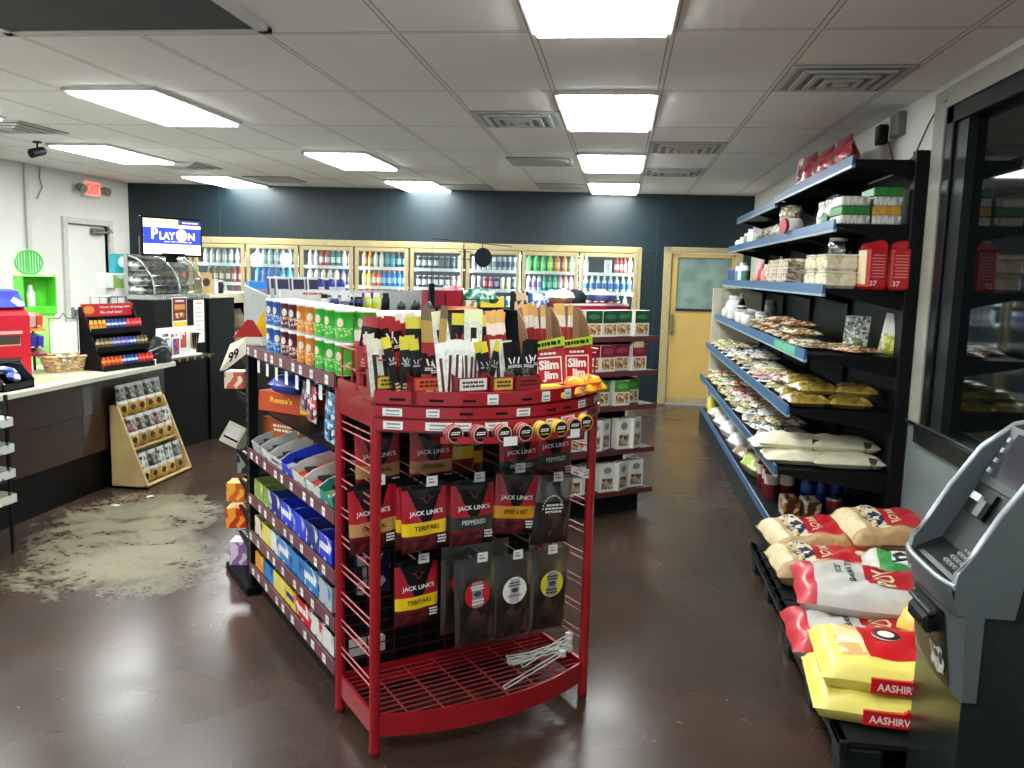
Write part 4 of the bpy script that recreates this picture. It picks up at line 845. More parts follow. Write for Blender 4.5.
for z in (1.33, 1.40): m.tube([(0, -.02, z), (0, RDp, z)], .004, WG_, 5); m.tube([(RWd, -.02, z), (RWd, RDp, z)], .004, WG_, 5)
m.build('guard_wires', rk)
# rail under the tray for round tins
m = MB(); f2 = lambda s: bow(s, .20)-.045
m.grid(lambda u, v: Vector((.15+.60*u, f2(.15+.60*u)-.022, 1.128+.022*v)), 12, 1, RD); m.grid(lambda u, v: Vector((.15+.60*u, f2(.15+.60*u)-.022+.13*v, 1.128)), 12, 2, RDD, flip=False); m.grid(lambda u, v: Vector((.15+.60*u, f2(.15+.60*u)-.018, 1.128+.022*v)), 12, 1, RD, flip=True)
tr = m.build('tin_rail', rk)
for s_ in (.36, .63): quad(MB(), s_-.026, s_+.026, 1.120, 1.150, f2(s_)-.026, TAG).build('price_tag', tr)
HK = mat('#b89898', .3, .6)
def hook(s, z, y1, y0=RDp, tg=True):
    h = MB(); h.tube([(s, y0, z+.02), (s, y1+.03, z+.012), (s, y1, z+.03)], .003, HK, 5); h.tube([(s, y0, z+.055), (s, y1-.005, z+.05)], .0022, HK, 5); o = h.build('hook', rk)
    if tg: t = quad(MB(), s-.021, s+.021, z+.022, z+.058, y1-.010, TAG); quad(t, s-.014, s+.010, z+.034, z+.038, y1-.011, mat('#3a4040', .5)); quad(t, s-.014, s+.004, z+.045, z+.049, y1-.011, mat('#7a8080', .5)); t.build('price_tag', o)
LC = lambda s, y, z: FO+E1*s-NN*y+Vector((0, 0, z))      # rack point (s along, y back, z up)
MEAT = speck(['#4a1216', '#6a1a1e', '#38100f', '#7c2824'], 34, .3, 'meat_photo', coat=.3); DRKR = mat('#6a0f18', .3, coat=.3, var=.15, scale=30); BRT = mat('#a8182a', .3, coat=.35); GREY3 = mat('#2c3232', .35, coat=.2)
BLK = mat('#0c0e0f', .3, coat=.3); WTX = mat('#e8e6e2', .5)
def jerky(flavour, band, txt, seed, tl=None, w=.176, h=.245):
    B_ = mat(band, .35, coat=.25)
    def mf(u, v):
        if v > .93: return BLK
        if v > .46:
            if abs(u-.5) < .30*(v-.38)/.5+.06: return BLK
            return BRT
        if .27 < v <= .46: return B_
        if v < .24 and u > .72: return BLK
        return MEAT if v < .22 else DRKR
    m = standbag(w, h, .04, mf, 40, y0=0, seed=seed, wr=.003, texts=[("JACK LINK'S", .021, WTX, 0, .58, .02, .135), (flavour, .017, mat(txt, .5), 0, .37, .02, .10)])
    quad(m, -.055, .055, .225, .24, -.004, BLK)
    # antler mark
    for q in (-1, 1): m.tube([(q*.003, -.0215, .178), (q*.014, -.0205, .196), (q*.009, -.019, .206)], .0016, mat('#9a2030', .4), 4); m.tube([(q*.014, -.0205, .196), (q*.025, -.0185, .200)], .0016, mat('#9a2030', .4), 4)
    m.marks(.042, .078, .026, .058, -.0185, WTX, 3, seed); return m
TER = Stock('jerky_bag', jerky('TERIYAKI', '#ecc81c', '#2a2008', 1), 'snack bag'); PEP = Stock('jerky_bag', jerky('PEPPERED', '#2c3434', '#c8ccc8', 2), 'snack bag'); SWT = Stock('jerky_bag', jerky('SWEET & HOT', '#d89a20', '#2a1a08', 3), 'snack bag'); ORG = Stock('jerky_bag', jerky('ORIGINAL', '#b8905a', '#3a200c', 4), 'snack bag')
for st, s, y, z, lb, dr in ((TER, .205, .05, .695, 'red jerky bag with yellow teriyaki band, middle row of the red rack', .03), (PEP, .392, .05, .69, 'black and red peppered jerky bag in the middle row of the rack', -.02), (SWT, .565, .055, .705, 'jerky bag with slanting amber sweet and hot band, middle row', -.12),
                     (ORG, .04, .12, .70, 'jerky bag with tan original band behind the left post, middle row', .1), (TER, .225, .15, .385, 'teriyaki jerky bag alone on the lowest row of the rack', .04), (ORG, .30, .20, .875, 'tan-banded original jerky bag in the top row, by the left', .0),
                     (ORG, .10, .22, .875, 'tan-banded original jerky bag in the top row, behind the left post', .06), (PEP, .62, .10, .865, 'dark peppered jerky bag in the top row, under the round tins', .0), (PEP, .785, .11, .875, 'dark peppered jerky bag at the right end of the top row', .05)):
    st.put(LC(s, y, z), lb, TH+dr, rot=(0, -dr*.5 if st is not SWT else .10, TH+dr))
    if z < .9 or True: hook(s, z+.225, y-.045, tg=(s, z) not in ((.62, .865), (.785, .875), (.10, .875), (.30, .875)))
for dy in (.05, .10):   # second bags behind the front ones in the middle row
    TER.put(LC(.205, .05+dy, .695), 'teriyaki jerky bag hidden behind the front one, middle row of the rack', TH, 'teriyaki bags behind the front one'); PEP.put(LC(.392, .05+dy, .69), 'peppered jerky bag hidden behind the front one, middle row of the rack', TH, 'peppered bags behind the front one')
YB = Stock('jerky_bag', standbag(.12, .19, .03, lambda u, v: BLK if v > .75 else mat('#d8b828', .35) if .45 < v < .7 else DRKR, 10, seed=8, texts=[('JACK LINK\'S', .012, WTX, 0, .80, .02, .08)]), 'snack bag')
YB.put(LC(.44, .24, .89), 'small yellow-banded jerky bag deep in the top row, between original and peppered', TH); YB.put(LC(.50, .27, .86), 'small yellow-banded jerky bag deepest in the top row, beside the peppered bag', TH+.1)
CLR = clear('#c8cece', .24, .30, 'clear_bag'); JK = speck(['#1c1614', '#2c201c', '#14100f', '#40302a'], 30, .35)
def clearbag(lab, txt, seed, w=.17, h=.34):
    m = standbag(w, h, .035, lambda u, v: CLR if v > .60 or u < .05 or u > .95 or v < .04 else JK, 14, seed=seed, wr=.005)
    lm = mat(lab, .4); tm = mat(txt, .5); M_ = Matrix.Translation((0, -.0215, h*.60)) @ Matrix.Rotation(PI/2, 4, 'X')
    m.lathe([(.052, 0, lm), (.052, .0015, lm), (0, .0015, lm)], 28, M=M_, smooth=False)
    
    dk = mat('#3a3e44', .5); quad(m, -.022, .020, h*.60-.048, h*.60+.048, -.0236, mat('#8a8c92', .5) if lab != '#e8e8e4' else mat('#b4b4c4', .5)); m.marks(-.030, .026, h*.60+.016, h*.60+.036, -.0240, tm, 2, seed); m.add([(.016*math.cos(2*PI*k/12), -.0241, h*.60+.002+.010*math.sin(2*PI*k/12)) for k in range(12)], [list(range(12))], dk)
    if lab == '#e8e8e4': m.text('PEPPERED', .010, tm, lambda x, z: (x, -.0242, h*.60-.020+z), .01, w=.06)
    else: m.marks(-.028, .028, h*.60-.040, h*.60-.016, -.0242, tm, 2, seed+5)
    return m
CB = {k: Stock('clear_jerky_bag', clearbag(a_, t_, i), 'snack bag') for i, (k, a_, t_) in enumerate((('red', '#c02030', '#f0e4e0'), ('white', '#e8e8e4', '#2a2e2e'), ('yellow', '#d0c83c', '#1c2020')))}
for k, s, y, z, r, lb in (('red', .42, .05, .30, -.04, 'clear jerky bag with a round red label, lowest row'), ('white', .575, .055, .285, .0, 'clear jerky bag with a round white label, lowest row'), ('yellow', .735, .06, .28, .06, 'clear jerky bag with a round yellow label, lowest row'), ('red', .392, .12, .33, .0, 'clear jerky bag with a red label half hidden behind another, lowest row'), ('white', .51, .12, .33, .0, 'clear jerky bag with a white label half hidden behind another, lowest row')):
    CB[k].put(LC(s, y, z), lb, TH, rot=(0, r, TH)); hook(s, z+.31, y-.03, tg=y < .1)
m = standbag(.175, .27, .05, lambda u, v: CLR if v > .62 else JK, 14, seed=14, wr=.006, texts=[])
m.marks(-.05, .03, .125, .165, -.027, WTX, 3, 9)
for q in range(14): a_ = PI*q/13; quad(m, -.014+.045*math.cos(a_)-.003, -.014+.045*math.cos(a_)+.003, .145+.05*math.sin(a_)-.003, .145+.05*math.sin(a_)+.003, -.027, WTX)
one('clear_jerky_bag', m, 'crumpled grey clear jerky bag hung at the right end of the middle row', 'snack bag', LC(.735, .05, .645), rot=(0, .06, TH)); hook(.735, .88, .01)
hook(.86, .88, .0)
# round tins
TC1 = mat('#1a1414', .35); TC2 = mat('#8c1c28', .35); TCY = mat('#c8a020', .35)
def tin(side, ring):
    Mx = Matrix.Rotation(PI/2, 4, 'X'); R_ = .029
    return MB().lathe([(R_, 0, side), (R_, .010, mat('#c8b8a8', .4)), (R_, .014, side), (R_, .022, side), (R_*.97, .024, ring), (R_*.84, .0245, TC1), (0, .0245, TC1)], 18, M=Mx @ Matrix.Translation((0, R_, 0)) if False else Matrix.Translation((0, 0, R_)) @ Mx).marks(-.018, .018, R_-.002, R_+.010, -.0255, WTX, 2, 3).box(-.016, .016, -.0252, -.0246, R_-.012, R_-.008, side)
TN = {'red': Stock('snuff_tin', tin(TC2, mat('#c8a088', .4)), 'tin'), 'yellow': Stock('snuff_tin', tin(TCY, TCY), 'tin')}
for q in range(8):
    col = 'yellow' if q in (4, 5, 7) else 'red'; s = .19+q*.075
    for k in range(4): TN[col].put(LC(s+.006*k, f2(s)+.000+k*.026, 1.130), f'round {col} snack tin, {["front", "second", "third", "rear"][k]} of the {ORD[q]} roll on the rail from the left', TH)
# loose white hooks on the base shelf
t = thing('loose_hooks', 'bundle of loose white wire display hooks lying on the rack base', 'wire hooks', FO, TH); WH = mat('#c8ccc8', .35, .2)
for q, (a0, a1, z0, z1) in enumerate((((.60, .10), (.84, .03), .16, .20), ((.60, .07), (.86, .08), .17, .175), ((.62, .13), (.85, .05), .15, .22), ((.59, .09), (.83, .10), .19, .165), ((.50, -.04), (.80, .02), .145, .19), ((.64, .06), (.86, .06), .155, .235))):
    m = MB(); m.tube([(*a0, z0), (*a1, z1)], .003, WH, 5); m.tube([(a0[0]+.004, a0[1]+.022, z0), (a1[0], a1[1]+.022, z1)], .003, WH, 5); m.tube([(*a0, z0), (a0[0]+.004, a0[1]+.022, z0)], .003, WH, 5)
    m.box(a1[0]-.012, a1[0]+.012, a1[1]-.004, a1[1]+.022, z1-.014, z1+.014, WH, c=.003); m.build('hook', t)
# ---------------------------------------------------------------- cartons and sticks standing on the tray
def openbox(w, d, hf, hb, mt, inner, label=None, txt=None, tcol='#2a1a08'):
    m = MB(); th_ = .002
    m.box(-w/2, w/2, 0, th_, 0, hf, mt).box(-w/2, w/2, d-th_, d, 0, hb, inner)
    for x in (-w/2, w/2-th_): m.prism([(0, 0), (d, 0), (d, hb), (0, hf)], x, x+th_, mt, 'x')
    m.box(-w/2, w/2, 0, d, 0, th_, inner)
    if label: quad(m, -w*.44, w*.44, hf*.50, hf*.95, -.001, label)
    if txt: m.marks(-w*.36, w*.36, hf*.58, hf*.88, -.002, mat(tcol, .5), 2, len(txt))
    return m
CARD = mat('#8a6a4c', .65, var=.08); TZ = 1.2505
TF = lambda s: -bow(s, .20)          # how far out the tray edge stands at s
TRY = [(.035, .085, mat('#c8bc40', .4), 'SMOKED', 'narrow carton with yellow label at the left of the tray front'), (.150, .13, mat('#c8501e', .4), 'JERKY STRIPS', 'orange-labelled display carton on the tray front'), (.275, .115, mat('#d8d8d4', .4), 'PREMIUM', 'white-labelled display carton on the tray front'), (.375, .08, mat('#c8a83c', .4), 'TURKEY', 'amber-labelled display carton right of the white one'), (.470, .10, mat('#8a1420', .4), 'BEEF', 'dark red display carton left of the red stick boxes')]
for s, w_, lab, tx, lb in TRY: one('display_carton', openbox(w_, .085, .085, .10, RDD, BLK, lab, tx), lb, 'carton', LC(s, -TF(s)+.012, TZ), TH)
def stick(body, top, w=.034, h=.20, face=None, d=.016, mk=None, fv=(.45, .78), logo=None):
    b_ = mat(body, .32, coat=.2, var=.2, scale=60) if isinstance(body, str) else body; t2 = mat(top, .4) if isinstance(top, str) else top; f_ = mat(face, .4) if isinstance(face, str) else face
    m = standbag(w, h, d, lambda u, v: t2 if v > .80 else (f_ if f_ and fv[0] < v < fv[1] else b_) if not mk else (mk if abs(u-.5) < .22 and v < .7 else b_), 9, seed=int(h*1000), wr=.001)
    if logo:
        lm = mat(logo, .45); y = -d*.5-.001; z0 = h*(fv[0]+fv[1])/2; a = w*.30
        for q in (-1, 1): m.add([(q*a*.15, y, z0-a*.5), (q*a*.5, y, z0-a*.5), (q*a, y, z0+a*.9), (q*a*.6, y, z0+a*.9)], [[0, 1, 2, 3] if q > 0 else [3, 2, 1, 0]], lm)
        m.marks(-w*.40, w*.40, z0-a*1.5, z0-a*.75, y, lm, 2, int(h*999)); m.marks(-w*.30, w*.30, h*.08, h*.25, y, mat('#c8a880', .5), 3, int(h*500))
    return m
ST = {'dark yellow-topped': Stock('meat_stick', stick('#161213', '#c8bc38', face='#1c2022', logo='#b8b8b4'), 'meat stick'), 'clear-sleeved dark': Stock('meat_stick', stick('#c4c8c0', '#d0d0b8', .042, .19, mk=mat('#2a1814', .35)), 'meat stick'),
      'white-backed brown': Stock('meat_stick', stick('#d8d8d4', '#e4e4e0', .030, .185, mk=mat('#4a2018', .35)), 'meat stick'), 'red': Stock('meat_stick', stick('#8e1822', '#c8c4b8', .032, .20, face='#c03038'), 'meat stick'),
      'red and black': Stock('meat_stick', stick(speck(['#8a1820', '#9a1c24', '#7a141c'], 60, .35, coat=.2), '#8e1822', .055, .19, face='#120f10', fv=(.48, .80), logo='#d8d0c8'), 'meat stick'), 'black and white patterned': Stock('meat_stick', stick(speck(['#0e1010', '#6a6c6a', '#1a1c1c', '#141616'], 150, .35), '#141616', .05, .19, face='#101212', fv=(.5, .8), logo='#d8dad8'), 'meat stick'),
      'long dark': Stock('meat_stick', stick('#241a16', '#6a5a48', .030, .25, face='#a88a4c'), 'meat stick'), 'red yellow-and-white-topped': Stock('meat_stick', stick('#8e1a20', '#d0a060', .026, .235, face='#d8ccc0', fv=(.64, .78)), 'meat stick'),
      'tall pale-sleeved': Stock('meat_stick', stick('#d0d4c4', '#d8dcb0', .068, .235, mk=mat('#241a16', .35)), 'meat stick'), 'black deer-marked': Stock('meat_stick', stick('#121416', '#c8bc3c', .055, .225, face='#16191b', logo='#b82028'), 'meat stick')}
def sticks(kind, s0, s1, n, t, z, where, lean=.12, seed=0, dt=.012):
    r = random.Random(seed)
    for q in range(n):
        s = s0+(s1-s0)*(q/(max(1, n-1)))
        ST[kind].put(LC(s, -t+r.uniform(-dt, dt)+.004*q, z+r.uniform(0, .012)), f'{kind} meat stick pack {where}', TH, f'{kind} sticks {where}' if n > 1 else None, rot=(-.10+r.uniform(-.06, .06), r.uniform(-lean, lean), TH+r.uniform(-.25, .25)))
def T_(s): return TF(s)-.05
sticks('clear-sleeved dark', .0, .045, 2, .0, 1.255, 'at the far left of the tray front', .15, 1)
sticks('dark yellow-topped', .06, .13, 5, .06, 1.255, 'in the orange carton and left of it', .22, 2)
sticks('red and black', .145, .185, 2, .09, 1.25, 'between the yellow-topped and the white ones', .25, 3)
sticks('white-backed brown', .19, .315, 8, .11, 1.26, 'in the white carton', .12, 4)
sticks('dark yellow-topped', .335, .38, 4, .13, 1.25, 'in the amber carton', .4, 5)
sticks('clear-sleeved dark', .395, .435, 2, .13, 1.255, 'between amber and dark red cartons', .12, 6)
sticks('black and white patterned', .45, .52, 4, .13, 1.255, 'in the dark red carton', .12, 7)
sticks('red and black', -.0, .13, 8, -.14, 1.32, 'at the back left behind the guard wires', .4, 8, .05)
sticks('red', -.0, .02, 4, -.15, 1.26, 'inside the left guard wires', .15, 9, .10)
sticks('red', .16, .24, 4, -.16, 1.33, 'behind the leaning red and black ones', .3, 31, .02)
sticks('red and black', .15, .22, 3, -.12, 1.31, 'leaning behind the yellow-topped ones', .3, 10)
sticks('black deer-marked', .155, .155, 1, -.05, 1.29, 'behind the orange carton', .05, 21)
sticks('long dark', .20, .25, 4, -.04, 1.30, 'rising tall behind the white carton', .3, 11)
sticks('tall pale-sleeved', .275, .275, 1, -.04, 1.30, 'behind the white carton, left one', .2, 12); sticks('tall pale-sleeved', .375, .375, 1, -.04, 1.305, 'behind the amber carton', .04, 13)
sticks('black deer-marked', .325, .325, 1, -.06, 1.30, 'between the two tall pale sleeves', .05, 14); sticks('black deer-marked', .435, .435, 1, -.05, 1.30, 'right of the tall pale sleeves', .05, 15)
sticks('red yellow-and-white-topped', .47, .56, 8, -.07, 1.30, 'behind the patterned sticks', .2, 16)
sticks('red yellow-and-white-topped', .58, .64, 5, .045, 1.33, 'in the left red stick box', .16, 17, .012); sticks('red yellow-and-white-topped', .73, .77, 3, .005, 1.33, 'in the right red stick box', .14, 18, .012)
SJR = mat('#b4141e', .35, coat=.2); SJY = mat('#a8c030', .4)
def slim():
    w, d = .115, .075; m = MB()
    m.box(-w/2, w/2, 0, .002, 0, .135, SJR).box(-w/2, w/2, d-.002, d, 0, .26, CARD)
    for x in (-w/2, w/2-.002): m.prism([(0, 0), (d, 0), (d, .26), (.03, .22), (0, .135)], x, x+.002, CARD, 'x')
    m.box(-w/2, w/2, 0, d, 0, .002, CARD)
    m.prism([(-w/2, .132), (w/2, .144), (w/2, .170), (-w/2, .155)], -.003, .0, SJY)
    quad(m, -.040, .044, .030, .112, -.001, WTX); quad(m, -.036, .040, .034, .108, -.002, SJR)
    m.text('Slim', .028, WTX, lambda x, z: (x, -.0032, .089+z), .05, w=.066); m.text('Jim', .032, WTX, lambda x, z: (.004+x, -.0032, .055+z), .05, w=.050); m.marks(-.045, .045, .142, .160, -.0036, mat('#1c2410', .5), 1, 4, .1); m.marks(-.03, .03, .117, .127, -.003, WTX, 1, 5)
    return m
SB = Stock('stick_box', slim(), 'carton')
SB.put(LC(.615, -.105, TZ+.002), 'red stick box with big lettering, left of the two, tilted', rot=(-.10, -.05, TH-.10), scale=(1.2, 1.1, 1.2)); SB.put(LC(.755, -.07, TZ+.002), 'red stick box with big lettering, right of the two, with tall brown back', rot=(-.08, 0, TH-.04), scale=(1.2, 1.1, 1.2))
m = MB()
for q in range(2): m.box(-.055, .055, -.02+q*.03, .02+q*.03, q*.022, q*.022+.022, mat('#d8bc30', .4, coat=.2), c=.004)
one('yellow_tray', m, 'flat yellow carton in front of the red stick boxes', 'carton', LC(.57, -.165, TZ), TH-.1)
ORP = speck(['#e87820', '#f0a030', '#e86018', '#f4d8a0'], 30, .3, coat=.3)
op = Stock('candy_pack', pillow(.09, .06, .035, ORP, 8, seed=40, wr=.003), 'packet')
for q, (s, t_, z) in enumerate(((.68, .125, TZ), (.755, .10, TZ), (.83, .075, TZ), (.715, .11, TZ+.028), (.80, .08, TZ+.028))): op.put(LC(s, -t_, z), f'shiny orange candy pack, {ORD[q]} of the heap at the right tray end', rot=(.15, 0, TH+.3*(q % 3-1)))
# ---------------------------------------------------------------- candy aisle: black shelving with candy (local x along the rack front, y away from the viewer)
GY0, GY1 = .40, 1.70           # near and far end of its long side (y away from the viewer)
gd = thing('candy_shelving', 'black double-sided aisle shelving full of candy, behind the red rack', 'shelving', FO, TH)
PST = mat('#080a0b', .45); RAILP = mat('#6a3c44', .4, var=.15, scale=12); CLRR = clear('#e4d8dc', .2, .1, 'rail_sleeve')
for x, y in ((.02, GY1), (.86, GY1), (.44, GY1), (.44, GY0+.02)):
    p = MB(); p.box(x-.022, x+.022, y-.03, y+.03, 0, 1.235 if x < .1 else 1.33, PST)
    for q in range(22): p.box(x-.006, x+.006, y+.030, y+.0312, .10+q*.05, .125+q*.05, mat('#5a6264', .5)); p.box(x-.0235, x-.0222, y-.006, y+.006, .10+q*.05, .125+q*.05, mat('#5a6264', .5))
    p.build('upright', gd)
m = MB(); m.box(.43, .45, GY0, GY1, .12, 1.25, mat('#16191a', .6))
for q in range(20): m.box(.428, .452, GY0, GY1, .16+q*.055, .164+q*.055, BLACK)
m.build('back_panel', gd)
MB().box(.05, .83, GY0, GY1, 0, .10, mat('#0f1213', .5)).build('base', gd)
MB().box(-.03, .08, GY1-.04, GY1+.42, .0, .045, PST, c=.006).build('foot', gd); MB().box(.80, .90, GY1-.04, GY1+.42, 0, .045, PST, c=.006).build('foot', gd)
CSH = [(1.285, 0, .42), (.765, .0, .42), (.53, 0, .42), (.34, .0, .42), (.165, .0, .42)]
for si, (z, x0, x1) in enumerate(CSH):
    s = MB(); s.box(x0+.004, x1, GY0, GY1-.03, z-.014, z, PST); o = s.build('shelf', gd)
    r = MB(); r.box(x0-.004, x0+.004, GY0, GY1, z-.045, z+.006, RAILP).build('price_rail', o)
    for q in range(9):
        y = GY0+.10+q*.142+(.02 if (q*7+si) % 3 else -.02); t = MB(); t.add([(x0-.0055, y+.02, z-.040), (x0-.0055, y-.02, z-.040), (x0-.0055, y-.02, z-.005), (x0-.0055, y+.02, z-.005)], [[0, 1, 2, 3]], TAG)
        t.add([(x0-.0062, y+.014, z-.024), (x0-.0062, y-.014, z-.024), (x0-.0062, y-.014, z-.020), (x0-.0062, y+.014, z-.020)], [[0, 1, 2, 3]], mat('#8a9090', .5)); t.build('price_tag', o)
    MB().box(.46, .88, GY0, GY1-.03, z-.014, z, PST).build('shelf', gd)
for z, x0 in ((.968, .06), (.818, .06)): MB().box(x0, .42, GY0+.1, GY1-.05, z-.012, z, PST).build('shelf', gd)
# end shelves at the far end, small and open
for z, w_ in ((1.235, .34), (1.02, .30), (.98, .02), (.70, .30), (.55, .24), (.40, .24), (.25, .26)):
    if w_ < .1: continue
    s = MB()
    for q in range(7): s.tube([(.04, GY1+.04+w_*q/6, z), (.84, GY1+.04+w_*q/6, z)], .004, PST, 5)
    for x in (.02, .44, .86): s.prism([(GY1+.03, z), (GY1+.04+w_, z), (GY1+.04+w_, z-.012), (GY1+.03, z-.06)], x-.006, x+.006, PST, 'x')
    s.build('end_shelf', gd)
# hanging strip hooks with tags below the top shelf
for q in range(7):
    y = 1.55-q*.155; h = MB(); h.tube([(.42, y, 1.20), (.03, y, 1.205), (.022, y, 1.222)], .0028, mat('#8a9294', .35, .5), 5); o = h.build('hook', gd)
    t = MB(); t.add([(.018, y+.022, 1.165), (.018, y-.022, 1.165), (.018, y-.022, 1.225), (.018, y+.022, 1.225)], [[0, 1, 2, 3]], TAG); t.build('price_tag', o)
ROT_L = TH-PI/2                   # goods on this side face the left aisle
def chip(c1, c2, spot):
    A = mat(c1, .35, coat=.15); B = speck([c1, c2, c1, spot], 130, .35); Wt = mat('#e8e8e4', .35); G_ = mat('#b8bcb8', .3, .5)
    m = MB(); r, h = .0365, .122
    m.lathe([(r, 0, G_), (r, .004, A), (r, .020, B), (r, .052, A), (r, h-.012, Wt), (r*1.03, h-.011, Wt), (r*1.03, h, Wt), (0, h, Wt)], 16)
    # plain oval badge and lettering on the can front
    for a in (-PI/2-.0,):
        f = lambda x, z: Vector((math.sin(x/r)*(r+.0012), -math.cos(x/r)*(r+.0012), .072+z))
        m.add([f(0, 0)]+[f(.013*math.cos(2*PI*k/12), .017*math.sin(2*PI*k/12)) for k in range(12)], [[0, 1+k, 1+(k+1) % 12] for k in range(12)], mat('#e8dcc8', .4))
        m.text('Pringles', .008, mat('#e8c848', .4), lambda x, z: f(x, z-.024), .02)
    return m
CH = {'blue': Stock('chip_can', chip('#2466b8', '#6aa8dc', '#d8e4ee'), 'crisp can'), 'purple': Stock('chip_can', chip('#5c2038', '#d8c8cc', '#e4d8d4'), 'crisp can'), 'orange': Stock('chip_can', chip('#e08a30', '#f0b060', '#f0dcb8'), 'crisp can'), 'green': Stock('chip_can', chip('#3cb838', '#6cd058', '#c8ecb0'), 'crisp can'), 'red': Stock('chip_can', chip('#a81c24', '#d04840', '#f0d0c0'), 'crisp can')}
seq = ['blue']*2+['purple']*2+['orange']*2+['green']*3
for row in range(2):
    for q, col in enumerate(seq):
        CH[col].put(LC(.042, 1.352-q*.118, 1.286+row*.124), f'{col} crisp can in the {"upper" if row else "lower"} layer on top of the candy aisle', ROT_L+.5+.2*((q*5+row) % 3-1), f'{col} crisp cans, {"upper" if row else "lower"} layer')
        CH[col].put(LC(.112, 1.352-q*.118-.035, 1.286+row*.124), f'{col} crisp can in the rear rank of the {"upper" if row else "lower"} layer', ROT_L+.5, f'{col} crisp cans, {"upper" if row else "lower"} rear rank')
# big boxes on the inner shelves
def bigbox(w, h, d, col, txt, tcol, patch):
    m = carton(w, d, h, speck([col, col, col, patch], 7, .4), mat(col, .45), mat(col, .45))
    m.text(txt, h*.30, mat(tcol, .4), lambda x, z: (-.02+x, -.002, h*.62+z), .02, w=w*.42) if txt else m.marks(-w*.3, w*.2, h*.35, h*.75, -.002, mat(tcol, .4), 2, 7)
    m.box(w*.30, w*.46, -.0015, 0, .01, h-.01, mat('#d8b840', .4)); m.box(w*.34, w*.42, -.003, 0, h*.3, h*.7, mat('#4a2a14', .4)); return m
RB = ROT_L+math.radians(27)
one('candy_box', bigbox(.36, .10, .13, '#b8461a', "Reese's", '#f0c040', '#c85820'), 'wide orange peanut butter candy box on the inner shelf under the crisp cans', 'carton', LC(.12, 1.475, .969), RB)
one('candy_box', bigbox(.38, .105, .13, '#a8521e', '', '#f0e0c0', '#d8d0c4'), 'wide orange and white candy box below the orange one', 'carton', LC(.16, 1.53, .819), RB)
one('candy_box', bigbox(.24, .10, .13, '#7a1a1c', '', '#e8d0a0', '#90282a'), 'dark red candy box beside the orange and white one', 'carton', LC(.25, 1.16, .819), RB)
BLUB = speck(['#1c34a8', '#2444c0', '#16287c'], 20, .3, coat=.3)
one('hanging_candy_bag', pillow(.22, .18, .10, BLUB, 10, seed=50, wr=.006), 'plump blue bag lying on top of the orange candy box', 'bag', LC(.17, 1.43, 1.07), RB)
for q, (y, c1, c2, z, h, lb) in enumerate(((.76, '#c8485c', '#e8d8dc', 1.05, .15, 'red and pink hanging candy pouch under the top shelf'), (.57, '#3c8cc0', '#d8ecf4', 1.00, .20, 'light blue hanging candy pouch under the top shelf, nearest the rack'), (.90, '#5a4a6c', '#c8bcd0', 1.07, .13, 'dull purple hanging candy pouch under the top shelf'))):
    one('hanging_candy_bag', standbag(.10, h, .03, speck([c1, c2, c1, '#1c2430'], 60, .3, coat=.2), 10, seed=q+60), lb, 'bag', LC(.03+.01*q, y, z), ROT_L)
# open cartons of bars, tilted on the shelves
def tray(w, d, hf, hb, c1, c2, bar, txt=None, tcol='#f0f0ec'):
    P = mat(c1, .4, coat=.15); I_ = mat('#2a2622', .7); m = MB(); th_ = .003
    m.box(-w/2, w/2, 0, th_, 0, hf, speck([c1, c1, c2], 30, .4)); m.box(-w/2, w/2, d-th_, d, 0, hb, mat('#6a6258', .6))
    for x in (-w/2, w/2-th_): m.prism([(0, 0), (d, 0), (d, hb), (.05, hb*.92), (.0, hf)], x, x+th_, P, 'x')
    m.box(-w/2, w/2, 0, d, 0, th_, I_)
    B = speck([bar, bar, c2], 40, .3, coat=.3); n = max(2, int(w/.034))
    for q in range(n):
        x = -w/2+.006+(q+.5)*(w-.012)/n; hw = (w-.014)/n/2
        m.box(x-hw+.001, x+hw-.001, .012, d*.97, th_, hf*.55, B, c=.005)
    if txt: m.marks(-w*.38, w*.38, hf*.3, hf*.8, -.001, mat(tcol, .4), 1, len(txt))
    return m
RCOL = {'white': '#d8d8d4', 'brown': '#4a3020', 'blue': '#1838d0', 'navy': '#1c2a80', 'green': '#7c9c54', 'yellow': '#d8c848', 'light blue': '#2c7cc0', 'red': '#c81e28', 'orange': '#d88838', 'silver': '#b0b4b8', 'teal': '#2c8c84', 'cream': '#d8ccb0'}
def fill(si, specs, tilt, where, d=.34):
    z = CSH[si][0]; n = len(specs); y = GY1-.06
    for q, (col, c2, bar, w, hf, hb, txt) in enumerate(specs):
        y -= w/2
        t = one('candy_carton', tray(w-.004, d, hf, hb, RCOL[col], RCOL[c2], RCOL[bar], txt, '#f0f0ec' if col not in ('white', 'yellow', 'silver', 'cream') else '#1c2c8c'), f'open {col} carton of {bar} candy bars, {ORD[q]} from the far end, {where}', 'carton', LC(.012, y, z+.001), rot=(tilt, 0, ROT_L))
        y -= w/2
fill(1, [('silver', 'white', 'brown', .16, .05, .07, None), ('white', 'brown', 'brown', .17, .05, .075, None), ('white', 'silver', 'brown', .17, .05, .075, 'MILK'), ('blue', 'white', 'silver', .17, .05, .075, None), ('white', 'orange', 'red', .18, .05, .075, None), ('white', 'teal', 'red', .18, .05, .075, None), ('teal', 'white', 'green', .17, .05, .075, None)], .24, 'highest candy shelf', .39)
